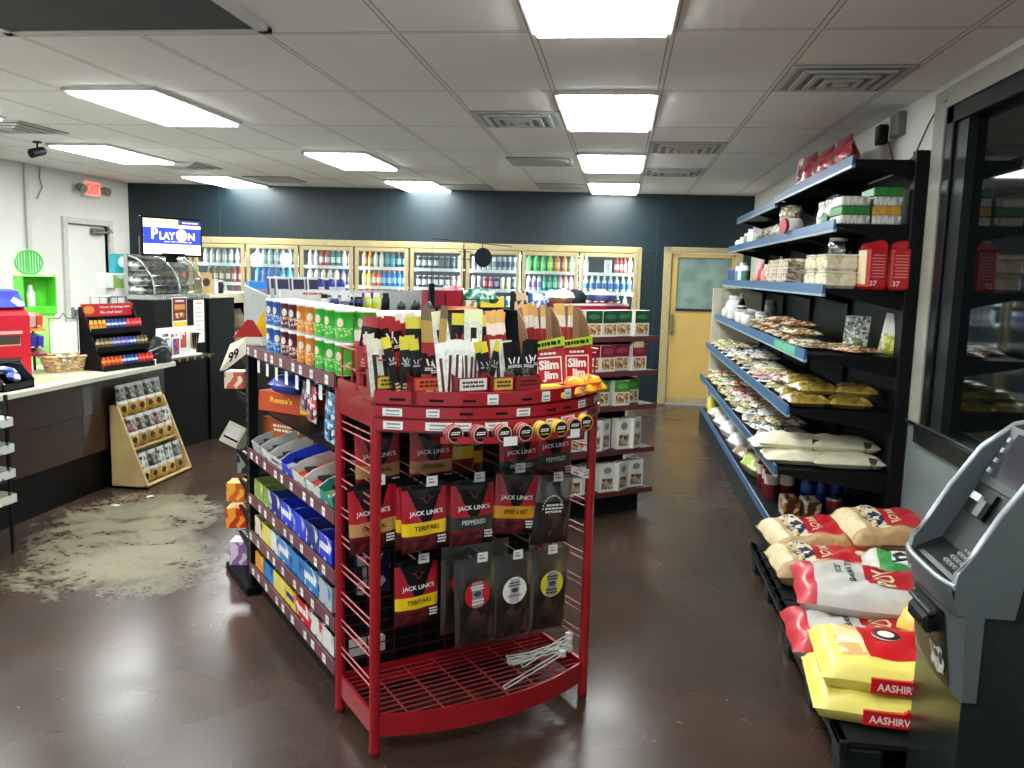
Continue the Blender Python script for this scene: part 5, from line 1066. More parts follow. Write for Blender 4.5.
fill(2, [('green', 'yellow', 'brown', .17, .09, .10, None), ('green', 'white', 'brown', .12, .09, .10, None), ('navy', 'white', 'silver', .18, .095, .10, None), ('blue', 'white', 'blue', .19, .095, .11, 'CREAM'), ('blue', 'silver', 'navy', .18, .095, .11, None), ('navy', 'white', 'blue', .17, .10, .11, None), ('blue', 'white', 'blue', .16, .10, .11, 'MINT')], .0, 'second candy shelf')
fill(3, [('cream', 'brown', 'brown', .15, .09, .10, None), ('yellow', 'cream', 'brown', .14, .09, .10, None), ('white', 'light blue', 'silver', .13, .095, .11, None), ('light blue', 'white', 'silver', .19, .10, .115, 'COCO'), ('light blue', 'navy', 'blue', .20, .10, .12, None), ('light blue', 'white', 'white', .19, .10, .12, 'CRISP'), ('silver', 'light blue', 'light blue', .17, .10, .12, None)], .0, 'third candy shelf')
fill(4, [('orange', 'yellow', 'green', .16, .08, .09, None), ('light blue', 'navy', 'blue', .17, .08, .09, None), ('yellow', 'cream', 'yellow', .20, .085, .11, None), ('yellow', 'orange', 'yellow', .16, .085, .10, 'NUTS'), ('red', 'white', 'red', .21, .085, .09, 'CHEWS'), ('white', 'red', 'silver', .15, .085, .10, None), ('white', 'silver', 'brown', .14, .085, .10, None)], .0, 'lowest candy shelf')
# dark goods seen through the rack between the aisle and the rack
for q, (s, z, c1, lb) in enumerate(((.14, .44, '#16244c', 'blue candy pack at the aisle end, seen through the rack wires'), (.12, .20, '#b8b8b4', 'white carton at the aisle end, low behind the rack wires'))):
    one('candy_box', carton(.14, .03, .16 if q == 0 else .06, speck([c1, '#c8ccd4', c1], 26, .4), mat(c1, .4)), lb, 'carton', LC(s, .362, z), TH)
MB().box(.02, .86, GY0-.012, GY0, .10, 1.24, mat('#0c0f10', .6)).build('end_panel', gd)
# far end: small stock on the open end shelves and a folded price sign
for q, (s, z, w, h, c1, c2, lb) in enumerate(((.05, .407, .10, .10, '#d8641c', '#f0b040', 'orange snack carton on the end shelf facing the counter, upper'), (.05, .257, .11, .11, '#c83018', '#f0a030', 'red and orange snack carton on the lower end shelf'), (.06, .045, .10, .13, '#8a6aa0', '#d8ccdc', 'lilac snack pack on the end foot'), (.05, 1.025, .10, .09, '#b85a3c', '#d8c8b8', 'small orange pack high on the end shelf'), (.12, .557, .12, .10, '#1c2426', '#8a9290', 'dark grey pack on the middle end shelf'))):
    one('snack_pack', carton(w, .12, h, speck([c1, c2, c1], 26, .4), mat(c1, .4), mat(c2, .4)), lb, 'packet', LC(s-.045, GY1+.32, z), TH-.5)
SGN = mat('#dcd8c4', .55)
def sign(w, h):
    m = MB(); m.prism([(-w*.5, -.0), (w*.18, .0), (w*.5, .09), (w*.5, .093), (w*.17, .003), (-w*.5, .003)], -h/2, h/2, SGN, 'z'); 
    quad(m, -w*.40, w*.10, -h*.30, h*.34, -.0008, WHITE); 
    return m
t = thing('shelf_sign', 'large white folded price sign at the far end of the top candy shelf', 'sign', LC(0, 1.74, 0), TH)
def card(pts, dy): return MB().add([(x, dy*k, z) for x, z, k in pts]+[(x, dy*k+.003, z) for x, z, k in pts], [list(range(len(pts))), list(range(len(pts), 2*len(pts)))[::-1]]+[[i, i+len(pts), (i+1) % len(pts)+len(pts), (i+1) % len(pts)] for i in range(len(pts))], SGN)
card([(.005, 1.238, 0), (.09, 1.238, 0), (.086, 1.322, 0), (.006, 1.324, 0)], 0).build('panel', t)
fl = card([(.005, 1.238, 0), (.006, 1.324, 0), (-.060, 1.285, .05), (-.112, 1.150, .06), (-.085, 1.155, .05)], 1).build('fold', t)
m = MB(); m.text('99', .05, BLACK, lambda x, z: (-.052+x*.8, -.002+.02, 1.232+z+x*.5), .03).build('numerals', t)
MB().box(.02, .075, -.002, 0, 1.275, 1.285, mat('#90a0b0', .5)).build('printed_line', t)
t = thing('pizza_sign', 'small red and yellow folded cardboard sign behind the white price sign', 'sign', LC(.05, 1.77, 1.32), TH)
MB().prism([(-.10, 0), (.05, 0), (.0, .085), (-.03, .09)], -.002, .002, mat('#a81c1c', .45), 'y').build('panel', t); MB().prism([(.0, .02), (.075, 0), (.06, .145), (.03, .09)], .01, .014, mat('#e8b428', .45), 'y').build('fold', t)
one('shelf_sign', sign(.14, .12).box(-.06, .02, -.002, 0, -.03, -.02, BLACK), 'small white price sign lower on the aisle end facing the counter', 'sign', LC(-.0, GY1+.25, .78), rot=(0, .5, TH-.3))

MB_ = MB().box(-.17, .17, 0, .26, 0, .222, mat('#dcdcda', .45), c=.004); quad(MB_, -.15, .15, .03, .19, -.001, mat('#b8bcc0', .5))
one('white_riser', MB_, 'white box-shaped riser on the candy shelving, behind the meat sticks', 'riser', LC(.32, .47, 1.287), TH)
# ---------------------------------------------------------------- cracker shelving in the middle, behind the rack
ck2 = thing('cracker_shelving', 'dark aisle-end shelving with five wine-red-edged shelves of cracker boxes', 'shelving', L(2.03, -2.0), TH)
KB = mat('#090d0e', .5); KR = mat('#5c2c2c', .4, var=.1); W2 = .84
MB().box(0, W2, .30, .36, 0, 1.41, KB).build('back_panel', ck2); MB().box(.02, W2-.02, .06, .36, 0, .12, mat('#14181a', .5)).build('base', ck2)
for x in (.0, W2-.03): MB().box(x, x+.03, .27, .31, 0, 1.41, KB).build('upright', ck2)
KZ = [1.26, 1.02, .78, .47, .175]
for i, z in enumerate(KZ):
    s = MB(); s.box(-.03, W2+.05, -.0, .30, z-.014, z, KB)
    for x in (.0, W2-.01): s.prism([(0.04, z-.014), (.28, z-.014), (.28, z-.09)], x, x+.012, KB, 'x')
    o = s.build('shelf', ck2); MB().box(-.035, W2+.055, -.008, .0, z-.032, z+.004, KR).build('price_rail', o)
MB().box(W2-.16, W2-.08, -.002, .04, 1.185, 1.228, mat('#d8d0a8', .5)).build('sign_clip', ck2)
MB().box(-.05, W2+.0, .30, 1.0, 1.40, 1.42, KB).build('top_deck', ck2); MB().box(0, W2, .34, 1.0, 0, 1.40, mat('#161c1e', .6)).build('aisle_body', ck2)
def crk(top, w, h, pic, fac):
    T_c = mat(top, .4); W_ = mat('#e0dcd0', .45); m = carton(w, .07, h, W_, W_, T_c)
    quad(m, -w/2+.001, w/2-.001, h*fac, h-.002, -.001, T_c); quad(m, -w/2+.015, w/2-.015, h*.1, h*(fac-.06), -.001, speck(['#b88a50', '#8a5c30', '#d8b880', '#e4d8c0'], 60, .45))
    m.add([(w*.34*math.cos(2*PI*k/14), -.0018, h*(fac+(1-fac)*.5)+h*.10*math.sin(2*PI*k/14)) for k in range(14)], [list(range(14))], mat(pic, .4)); return m
def wht(w, h):
    W_ = mat('#e2e0d8', .45); m = carton(w, .07, h, W_, W_, W_); quad(m, -w*.36, w*.36, h*.1, h*.48, -.001, speck(['#6a5a44', '#a89878', '#3a3428', '#c8bca0'], 50, .45))
    m.add([(w*.26*math.cos(2*PI*k/14), -.0018, h*.76+h*.12*math.sin(2*PI*k/14)) for k in range(14)], [list(range(14))], mat('#8a8c84', .45)); return m
SCK = {'green-topped': Stock('cracker_box', crk('#1c4a30', .135, .18, '#3c7a54', .52), 'box'), 'wine-topped': Stock('cracker_box', crk('#8a1838', .135, .185, '#a83a58', .54), 'box'), 'bright green-topped': Stock('cracker_box', crk('#3c8c2c', .135, .175, '#6cb050', .55), 'box'), 'tall white': Stock('cracker_box', wht(.115, .215), 'box'), 'white': Stock('cracker_box', wht(.13, .20), 'box'), 'maroon': Stock('cracker_box', crk('#6c1c40', .15, .17, '#8a3a58', .5), 'box')}
def KP(x, y, z): return L(2.03, -2.0)+E1*x-NN*y+Vector((0, 0, z))
for sh_, col, xs, lab in ((0, 'green-topped', [.06+.138*k for k in range(6)], 'top shelf'), (1, 'wine-topped', [.05+.138*k for k in range(6)], 'second shelf'), (2, 'bright green-topped', [.30, .45, .60], 'third shelf'), (3, 'tall white', [.38, .50, .63, .75], 'fourth shelf'), (4, 'white', [.22, .36, .50, .64, .78], 'lowest shelf')):
    for k, x in enumerate(xs):
        last = k == len(xs)-1
        SCK[col].put(KP(x, .012+(.03 if k % 3 == 1 else 0), KZ[sh_]+.001), f'{col} cracker box on the {lab}, {"at the shelf end" if last else ORD[k]+" from the inner side"}', TH+(.35 if sh_ > 2 and k % 2 else .0)+(.06 if k % 2 else -.03))
SCK['bright green-topped'].put(KP(.745, .09, KZ[2]+.001), 'bright green-topped cracker box set back at the third shelf end', TH)
SCK['maroon'].put(KP(.10, .01, KZ[3]+.001), 'wide maroon cracker box on the fourth shelf, nearest the rack post', TH); SCK['maroon'].put(KP(.26, .06, KZ[3]+.001), 'wide maroon cracker box set back on the fourth shelf', TH)
# things lying on the cracker shelving
t = thing('red_tray', 'shallow red cardboard tray on top of the cracker shelving', 'tray', KP(.58, .52, 1.421), TH)
m = MB(); R2 = mat('#a81830', .4)
m.box(-.30, .34, -.14, .14, 0, .004, R2).box(-.30, .34, -.14, -.136, 0, .05, R2).box(-.30, .34, .136, .14, 0, .05, R2).box(-.30, -.296, -.14, .14, 0, .05, R2).box(.336, .34, -.14, .14, 0, .05, R2).build('tray', t); MB().box(-.30, .34, -.1415, -.14, .034, .05, mat('#e0d4d0', .5)).build('rim_print', t)
def cap(c1, c2):
    A = mat(c1, .6); B = mat(c2, .6); m = MB()
    m.grid(lambda u, v: Vector((.085*math.cos(2*PI*u)*math.cos(v*PI/2), .10*math.sin(2*PI*u)*math.cos(v*PI/2), .012+.085*math.sin(v*PI/2)**.9)), 16, 6, lambda u, v: B if v < .35 else A)
    m.grid(lambda u, v: Vector((-.10+.20*u, -.085-.09*v*math.sin(PI*u)**.5, .016-.012*(2*u-1)**2+.012*v)), 10, 4, B); m.grid(lambda u, v: Vector((-.10+.20*u, -.085-.09*v*math.sin(PI*u)**.5, .010-.012*(2*u-1)**2+.012*v)), 10, 4, B, flip=True); return m
one('cap', cap('#c8ccd0', '#20285c'), 'white cap with navy peak on the red tray', 'cap', KP(.74, .50, 1.475), TH+.5)
one('cap', cap('#14181c', '#14181c'), 'black cap leaning beside the white and navy one', 'cap', KP(.54, .54, 1.475), rot=(.5, .3, TH-.8))
one('folded_cloth', pillow(.22, .18, .09, speck(['#d8d8c8', '#b8bca8', '#e4e4d8', '#c8c84c'], 18, .6), 10, seed=70, wr=.012), 'crumpled pale pack beside the black cap on the tray', 'packet', KP(.40, .52, 1.47), TH+.4)
for q, (x, c1, c2, h, lb) in enumerate(((.16, '#2c6cb8', '#e0e0e4', .12, 'blue and white boxed pack standing left of the caps'), (.04, '#1c2024', '#c8a888', .13, 'black carton with a face print left of the caps'), (.24, '#3c88c8', '#b8d8ec', .09, 'light blue pack standing before the pale crumpled pack'))):
    one('boxed_pack', carton(.12, .05, h, speck([c1, c2, c1, '#d8c8b0'], 26, .45), mat(c1, .45), mat(c1, .45)), lb, 'box', KP(x, .44+.03*q, 1.421), TH+.1*q)
# middle display unit with the grey side panel
md = thing('display_unit', 'free-standing display unit with a grey side panel and white top, behind the crisp cans', 'display unit', L(.41, -2.57), TH)
GP = mat('#8a8f8e', .5, var=.05)
MB().prism([(0, 1.16), (.80, 1.16), (.80, 1.545), (.0, 1.475)], -.02, 0, GP, 'x').build('side_panel', md); MB().box(-.018, 0, 0, .80, 0, 1.16, KB).build('lower_side_panel', md)
m = MB(); m.prism([(0, 0), (.80, 0), (.80, 1.52), (.0, 1.40)], 0, 1.54, mat('#2a2e30', .6), 'x').build('body', md)
MB().box(0, .44, -.03, .0, 1.482, 1.538, mat('#e4e4e2', .45)).box(0.01, .44, -.028, .30, 1.47, 1.487, mat('#e4e4e2', .45)).build('white_tray', md)
MB().box(.21, .44, -.115, -.032, 1.375, 1.39, mat('#24282a', .5)).build('front_ledge', md)
MB().marks(.12, .27, 1.508, 1.528, -.0315, mat('#c86050', .5), 1, 2).box(.28, .43, -.0312, -.030, 1.498, 1.510, mat('#4a5a80', .5)).build('tray_print', md)
MB().box(.44, 1.54, -.012, .80, 1.385, 1.40, mat('#24282a', .5)).build('top_deck', md)
def MP(x, y, z): return L(.41, -2.57)+E1*x-NN*y+Vector((0, 0, z))
pbx = MB(); Wp = mat('#d4d4dc', .4); pbx.box(-.045, .045, 0, .03, 0, .13, Wp, c=.003); quad(pbx, -.035, .035, .055, .115, -.001, mat('#2a2848', .35)); quad(pbx, -.01, .04, .01, .045, -.001, mat('#3c3c98', .35)); pbx.add([(-.046, .002, .02), (-.046, .028, .02), (-.046, .028, .12), (-.046, .002, .12)], [[3, 2, 1, 0]], mat('#302c54', .35))
PBX = Stock('blister_pack', pbx, 'packet')
for q in range(4):
    PBX.put(MP(.035+.098*q, .03, 1.488), f'white and violet blister pack in the white tray, {ORD[q]} from the grey panel', TH+.1, rot=(-.15, 0, TH+.1))
PBX.put(MP(.02, .12, 1.488), 'white and violet blister pack, rear left in the white tray', rot=(-.15, 0, TH+.25)); PBX.put(MP(.20, .12, 1.488), 'white and violet blister pack, rear middle of the white tray', rot=(-.15, 0, TH+.1))
SPR = lambda b, c, l_: MB().lathe([(.026, 0, mat(b, .3)), (.028, .01, mat(b, .3)), (.028, .05, mat(l_, .4)), (.028, .11, mat(b, .3)), (.028, .115, mat(c, .35)), (.026, .175, mat(c, .35)), (.018, .185, mat(c, .35))], 12)
bs = Stock('spray_can', SPR('#24409c', '#16288c', '#c8d4ec'), 'spray can')
for q in range(3): bs.put(MP(.275+.066*q, .06, 1.488), f'blue spray can with blue cap, {ORD[q]} from the blister packs', TH, scale=(1, 1, .65))
SHT = lambda b, c, l_: MB().lathe([(.026, 0, mat(b, .35)), (.027, .01, mat(b, .35)), (.027, .06, mat(l_, .4)), (.027, .085, mat(b, .35)), (.02, .10, mat(c, .35)), (.02, .125, mat(c, .35))], 12)
for q, (x, b_, c_, l_, lb) in enumerate(((.255, '#e0e0dc', '#16181c', '#c8ccd0', 'white black-capped bottle, first in the row before the blue cans'), (.32, '#24409c', '#e0e0dc', '#182870', 'blue white-capped bottle, second in the row before the blue cans'), (.385, '#e4e4e0', '#e8e8e4', '#6a7080', 'white bottle, third in the row before the blue cans'), (.445, '#14161a', '#e4e4e0', '#3a4c80', 'black white-capped bottle right of the blue cans'), (.505, '#181a1e', '#dcdcd8', '#28406c', 'second black white-capped bottle right of the blue cans'))):
    one('toiletry_bottle', SHT(b_, c_, l_), lb, 'bottle', MP(x, .0 if x > .42 else -.075, 1.392 if x < .42 else 1.401), TH)
for q in range(2): one('toiletry_bottle', SHT('#d8dc48', '#e4e4c8', '#c8dc88'), f'yellow toiletry bottle, {"left" if q == 0 else "right"} of a pair behind the red crisp cans', 'bottle', MP(.565+.062*q, .0, 1.401), TH)
one('toiletry_bottle', SHT('#101214', '#101214', '#1c1e22'), 'black bottle beside the yellow pair', 'bottle', MP(.69, .0, 1.401), TH)
one('purple_box', carton(.11, .06, .085, speck(['#4c2490', '#5c30a8', '#d8d4e4'], 20, .4), mat('#4c2490', .4), mat('#3c1c78', .4)), 'purple and white box behind the yellow bottles', 'box', MP(.62, .14, 1.44), TH)
MB().box(.52, .72, .10, .30, 1.40, 1.438, KB).build('riser', md)
for q, (x, s_) in enumerate(((.80, .045), (.90, .05), (1.0, .04))): one('keyring_toy', MB().lathe([(.01, 0, mat('#2a2c2e', .4)), (s_*.6, .01, mat('#2a2c2e', .4)), (s_*.7, s_, mat('#3a3e42', .3, .4)), (s_*.3, s_*1.6, mat('#5a6068', .4)), (.004, s_*1.9, mat('#5a6068', .4))], 8), f'small dark and silver trinket, {ORD[q]} past the black bottle', 'trinket', MP(x, .0, 1.401), TH)
one('red_box', carton(.13, .09, .115, mat('#7c1424', .4), mat('#8a1828', .4), mat('#9a2030', .4)), 'dark red box beside the black post, behind the meat sticks', 'box', MP(1.10, .10, 1.43), TH); one('red_box', carton(.13, .09, .115, mat('#8a1828', .4), mat('#8a1828', .4), mat('#9a2030', .4)), 'dark red box, second from the black post, behind the meat sticks', 'box', MP(1.24, .10, 1.43), TH)
MB().box(1.0, 1.60, .05, .30, 1.40, 1.43, KB).build('riser', md)
one('candy_mound', pillow(.20, .12, .14, speck(['#c86070', '#d8a0a8', '#a83848', '#e0d0d0'], 40, .35), 9, seed=71, wr=.01), 'pinkish packed bag behind the dark red boxes', 'packet', MP(1.30, .25, 1.431), TH)
one('candy_mound', pillow(.26, .14, .13, speck(['#1c6450', '#3c8c74', '#0f3c34', '#88b8a0'], 40, .3, coat=.3), 10, seed=72, wr=.012), 'shiny dark green packed bag beside the dark red boxes', 'packet', MP(1.44, .12, 1.431), TH)
one('orange_packet', pillow(.30, .10, .04, mat('#a8542c', .45, var=.2), 8, seed=73), 'flat orange-brown packet in front of the dark red boxes', 'packet', MP(1.25, .03, 1.401), TH+.1)
one('yellow_carton', carton(.20, .10, .07, mat('#d8c040', .45), mat('#c8b038', .45), mat('#e4d058', .45)), 'flat yellow carton between the green bag and the blue packs', 'carton', MP(1.52, .06, 1.431), TH+.05)
one('white_pack', carton(.11, .05, .10, speck(['#dfe2e8', '#5878b8', '#e8e8ec'], 26, .4), WHITE, WHITE), 'white and blue pack behind the flat yellow carton', 'packet', MP(1.42, .18, 1.431), TH)
one('olive_pack', carton(.09, .05, .08, speck(['#7a8060', '#c8ccb0', '#5c6048'], 26, .4), mat('#7a8060', .4)), 'olive pack between the shiny green bag and the white and blue pack', 'packet', MP(1.33, .02, 1.401), TH)
# post with a round black sign and wire frame above the red boxes
t = thing('wire_sign_stand', 'black post with thin wire frame and a round black sign disc above the middle display', 'sign stand', MP(1.045, .06, 1.431), TH)
MB().box(-.018, .018, -.012, .012, 0, .16, BLACK).build('post', t)
m = MB(); m.tube([(0, 0, .16), (.0, 0, .46), (.30, .0, .445), (.62, 0, .43)], .0035, mat('#2a2c2a', .4, .4), 5).tube([(.24, 0, .447), (.24, 0, -.02)], .0035, mat('#2a2c2a', .4, .4), 5).tube([(.20, 0, .38), (.30, 0, .38)], .003, mat('#2a2c2a', .4, .4), 5).tube([(.20, 0, .33), (.30, 0, .33)], .003, mat('#2a2c2a', .4, .4), 5).build('wire_frame', t)
MB().lathe([(.066, -.006, BLACK), (.068, 0, mat('#141c1e', .4)), (.066, .006, None)], 32, M=Matrix.Translation((.385, -.012, .345)) @ Matrix.Rotation(PI/2, 4, 'X')).tube([(.385, -.004, .40), (.385, 0, .44)], .003, BLACK, 5).build('disc', t)
# ---------------------------------------------------------------- service counter on the left
BRW = mat('#2f1b12', .35, var=.12, scale=5, coat=.15); BRD = mat('#120b08', .5); CTX = -3.737
ct = thing('service_counter', 'long dark brown laminate service counter on the left', 'counter', (CTX, 5.4, 0))
MB().box(-.85, -.03, -1.6, 1.15, .0, .30, mat('#070606', .5)).build('kick_base', ct)
MB().box(-.90, -.02, -1.6, 1.2, .30, .84, BRD).build('carcass', ct)
for y0, y1 in ((-1.6, -.75), (-.745, .10), (.105, .62), (.625, 1.2)):
    MB().box(-.02, 0, y0, y1, .30, .587, BRW).box(-.02, 0, y0, y1, .59, .84, BRW).build('panel', ct)
CTM = mat('#b9b7a6', .3, var=.06, scale=60)
m = MB(); m.prism([(-.95, -1.7), (.117, -1.7), (.117, 1.18), (.06, 1.25), (-.95, 1.25)], .842, .872, CTM, 'z'); one('countertop', m, 'pale grey laminate countertop along the brown counter', 'countertop', (CTX, 5.4, 0))
CZT = .873
def CP(x, y, z=0.): return (CTX+x, 5.4+y, CZT+z)
# energy shot display
ed = thing('shot_display', 'black three-tier rack of small energy shots with a red header card', 'display rack', (-3.765, 6.07, CZT), PI/2-.20)
EB = mat('#060708', .4); hw = .258
for x in (-hw, hw-.012): MB().prism([(-.06, 0), (.16, 0), (.16, .47), (.13, .47), (-.04, .03)], x, x+.012, EB, 'x').build('side_panel', ed)
MB().box(-hw, hw, .14, .16, 0, .40, EB).build('back_panel', ed)
TI = [(-.06, .03), (-.01, .165), (.045, .30)]
for y, z in TI: MB().box(-hw, hw, y, y+.11, z-.03, z-.018, EB).box(-hw, hw, y-.01, y, z-.032, z+.012, EB).build('tier', ed)
RH = mat('#a5131b', .4)
m = MB(); m.box(-hw, hw, .13, .137, .395, .49, RH).build('header_card', ed)
ml_ = MB(); ml_.text('Hours of energy now', .020, WHITE, lambda x, z: (.07+x, .128, .462+z), .01, w=.30); ml_.text('No crash later!', .020, WHITE, lambda x, z: (.03+x, .128, .425+z), .01, w=.22); ml_.build('lettering', ed); m = MB(); m.lathe([(.045, 0, mat('#c87828', .4)), (.045, .001, None)], 16, M=Matrix.Translation((-.19, .129, .445)) @ Matrix.Rotation(PI/2, 4, 'X') @ Matrix.Diagonal((1.2, .7, 1, 1)), smooth=False).build('emblem', ed)
def shot(c1, c2): return MB().lathe([(.016, 0, mat(c1, .35)), (.018, .006, mat(c1, .35)), (.018, .045, mat(c2, .4)), (.018, .062, mat(c1, .35)), (.012, .07, mat(c1, .4)), (.012, .088, mat(c1, .4))], 8)
SHOT = {'orange-red': Stock('energy_shot', shot('#c8401c', '#e08838'), 'bottle'), 'blue': Stock('energy_shot', shot('#24408c', '#b8c8e0'), 'bottle'), 'red': Stock('energy_shot', shot('#b81c24', '#d86050'), 'bottle'), 'yellow': Stock('energy_shot', shot('#c8a030', '#d85828'), 'bottle'), 'olive': Stock('energy_shot', shot('#5c5030', '#a89868'), 'bottle'), 'violet': Stock('energy_shot', shot('#44408c', '#a8a0c8'), 'bottle')}
em = Matrix.Translation((-3.765, 6.07, CZT)) @ Matrix.Rotation(PI/2-.20, 4, 'Z')
for (y, z), cols, nm in zip(TI, (['orange-red']*5+['blue']*4+['red']*4, ['olive']*4+['violet']*4+['blue']*2+['olive']*3, ['yellow']*4+['blue']*5+['red']*4), ('lowest tier', 'middle tier', 'top tier')):
    for q, c in enumerate(cols):
        SHOT[c].put(em @ Vector((-hw+.035+q*.0405, y+.035, z-.017)), f'{c} energy shot bottle on the {nm} of the red-headed rack', 0, f'{c} shots, {nm}')
# things on the counter
BK = speck(['#a88a5c', '#c8a878', '#8a6c40', '#d8c098'], 45, .7, 'wicker', stretch=(1, 1, 3))
t = thing('wicker_basket', 'oblong wicker basket of small wrapped goods beside the shot rack', 'basket', (-4.05, 5.78, CZT), 1.0)
def bsk(u, v, r=1): a = 2*PI*u; return Vector((.17*(.78+.22*v)*r*math.copysign(abs(math.cos(a))**.7, math.cos(a)), .10*(.78+.22*v)*r*math.copysign(abs(math.sin(a))**.7, math.sin(a)), .005+.105*v))
MB().grid(bsk, 24, 5, BK).grid(lambda u, v: bsk(u, v, .95), 24, 5, BK, flip=True).prism([(bsk(q/24, 0).x, bsk(q/24, 0).y) for q in range(24)], 0, .01, BK, 'z').build('bowl', t); MB().tube([bsk(q/24, 1) for q in range(25)], .011, BK, 6).build('rim', t)
wr_ = Stock('wrapped_sweet', pillow(.075, .05, .035, speck(['#d8d4c4', '#a8a490', '#6a7060', '#e4e0d4'], 60, .3), 6, seed=80), 'packet')
for q in range(9): wr_.put((-4.05+.055*(q % 3-1)+.01*(q//3), 5.78+.06*(q//3-1)*1.3, CZT+.06+.022*(q % 2)), 'small pale wrapped packet in the wicker basket', rot=(.2, .2*(q % 3-1), q*.7), group='packets in the wicker basket')
one('paper_mat', MB().box(-.17, .17, -.12, .12, 0, .003, mat('#c8a878', .6, var=.1)), 'tan paper mat lying on the counter before the basket', 'mat', (-3.88, 5.30, CZT), PI/2-.1)
one('wooden_stick', MB().box(-.14, .14, -.010, .010, 0, .010, mat('#c8b088', .6), c=.002).box(-.03, .10, .012, .03, 0, .008, mat('#d8c8a0', .6), c=.002), 'pale flat stick lying across the counter behind the mat', 'stick', (-4.12, 5.42, CZT), 2.2)
t = thing('counter_bin', 'black plastic counter bin with white and blue packets, at the counter front', 'bin', (-3.80, 4.83, CZT), PI/2)
m = MB(); bb = mat('#12161a', .35)
m.box(-.14, .14, -.10, .10, 0, .01, bb).box(-.14, .14, -.10, -.092, 0, .045, bb).box(-.14, .14, .092, .10, 0, .16, bb).prism([(-.10, 0), (.10, 0), (.10, .16), (-.02, .14), (-.10, .06)], -.14, -.132, bb, 'x').prism([(-.10, 0), (.10, 0), (.10, .16), (-.02, .14), (-.10, .06)], .132, .14, bb, 'x').build('body', t)
m.__init__(); m.tube([(-.14, -.10, .045), (-.14, 0, .165), (.14, 0, .165), (.14, -.10, .045)], .006, bb, 6).build('handle', t)
pp = Stock('gum_packet', pillow(.11, .08, .05, speck(['#e0e4e8', '#2c4a98', '#d8dce0', '#1c2c60'], 18, .4), 7, seed=81), 'packet')
for q, (x, y) in enumerate(((-.03, -.06), (.02, .05), (-.05, .08))): pp.put((-3.80+x, 4.83+y, CZT+.02+.03*q), f'white and blue packet in the black bin, {["lowest", "middle", "topmost"][q]}', rot=(.3, 0, 1.2+q))
# red cardboard dispenser at the picture edge
t = thing('red_dispenser', 'tall red cardboard dispenser with a blue top at the left edge of the counter', 'display rack', (-4.18, 5.27, CZT), PI/2-.5)
RC = mat('#b8182c', .4, coat=.15); m = MB(); m.prism([(-.10, 0), (.14, 0), (.14, .50), (-.02, .50), (-.10, .43)], -.17, .17, RC, 'x').build('body', t)
BT_ = speck(['#1c2c90', '#2438b0', '#e0e4ec'], 16, .4); m = MB(); m.prism([(-.08, .485), (.14, .502), (.14, .60), (.03, .59)], -.16, .16, BT_, 'x').build('topper', t)
for z0 in (.06, .21):
    m = MB(); m.box(-.10, .12, -.105, -.06, z0, z0+.09, mat('#d8cca8', .5), c=.02).box(-.085, .10, -.108, -.1, z0+.025, z0+.085, mat('#3a2a20', .5)).build('opening', t)
MB().box(-.12, .12, -.1025, -.10, .305, .325, mat('#e0a8a0', .5)).build('print', t)
# candy tiers
for q, (z, c1, bx) in enumerate(((.33, '#d88828', ['#b83828', '#d8b0a0', '#a89838', '#c8a8a0', '#c84838']), (.18, '#7a2a30', ['#2c9848', '#38a850', '#8c50a0', '#28309c', '#3038a8']))):
    t = thing('candy_tier', f'slanted {"orange" if q == 0 else "maroon"} counter tray of candy packs, {"upper" if q == 0 else "lower"} of two beside the red dispenser', 'display tray', (-4.25, 5.60, CZT), PI/2-.45)
    MB().prism([(-.09, z-.06 if q else z-.03), (.09, z-.0), (.09, z+.012), (-.09, z-.018 if q == 0 else z-.045)], -.13, .13, mat(c1, .45), 'x').build('tray', t)
    m = MB()
    for x in (-.125, .117): m.box(x, x+.008, .06, .085, 0, z, bb)
    m.build('leg', t)
    tm_ = Matrix.Translation((-4.25, 5.60, CZT)) @ Matrix.Rotation(PI/2-.45, 4, 'Z')
    for k, c in enumerate(bx): one('candy_pack', carton(.044, .13, .085, speck([c, c, '#d8d0d0'], 30, .4), mat(c, .4), mat(c, .4)), f'candy pack, {ORD[k]} from the left in the {"upper orange" if q == 0 else "lower maroon"} counter tray', 'packet', tm_ @ Vector((-.10+k*.05, -.06, z-.004)), rot=(.14, 0, PI/2-.45))
# white wire holder with papers
t = thing('paper_holder', 'thin wire holder with white papers between basket and shot rack', 'paper holder', (-4.30, 6.14, CZT), PI/2-.5)
m = MB(); m.tube([(-.11, 0, 0), (-.11, 0, .36), (-.03, 0, .36), (0, 0, .40), (.03, 0, .36), (.11, 0, .36), (.11, 0, 0)], .004, mat('#3a3a38', .4, .4), 5).build('wire_frame', t); MB().box(-.10, .10, .004, .012, .04, .33, PAPER).box(-.09, .06, -.004, .002, .02, .22, mat('#e4e4de', .6)).build('papers', t)
# lime green display with a round fan top
t = thing('green_display', 'lime green counter display box with a round slatted green fan on top', 'display box', (-4.50, 6.12, CZT), PI/2-.45)
t.scale = (.8, .85, .97)
LG = mat('#58c838', .4); LGL = mat('#a8e080', .4); m = MB()
m.box(-.14, .14, -.04, .09, 0, .40, LGL).box(-.16, .16, -.06, .10, .40, .46, LG, c=.004).box(-.16, -.15, -.06, .10, .46, .70, LG).box(.15, .16, -.06, .10, .46, .70, LG).box(-.16, .16, .09, .10, .46, .70, LG).box(-.17, .17, -.06, .10, .70, .715, LGL).build('box', t)
MB().box(.161, .165, -.05, .09, .42, .69, mat('#28b0a8', .4)).build('teal_side', t)
MB().lathe([(.035, .16, WHITE), (.04, .17, WHITE), (.04, .27, mat('#d8e0d8', .4)), (.02, .30, WHITE), (.02, .33, WHITE)], 10, at=(-.05, .02, .30)).build('sample_bottle', t)
m = MB(); fc = mat('#3cb048', .4)
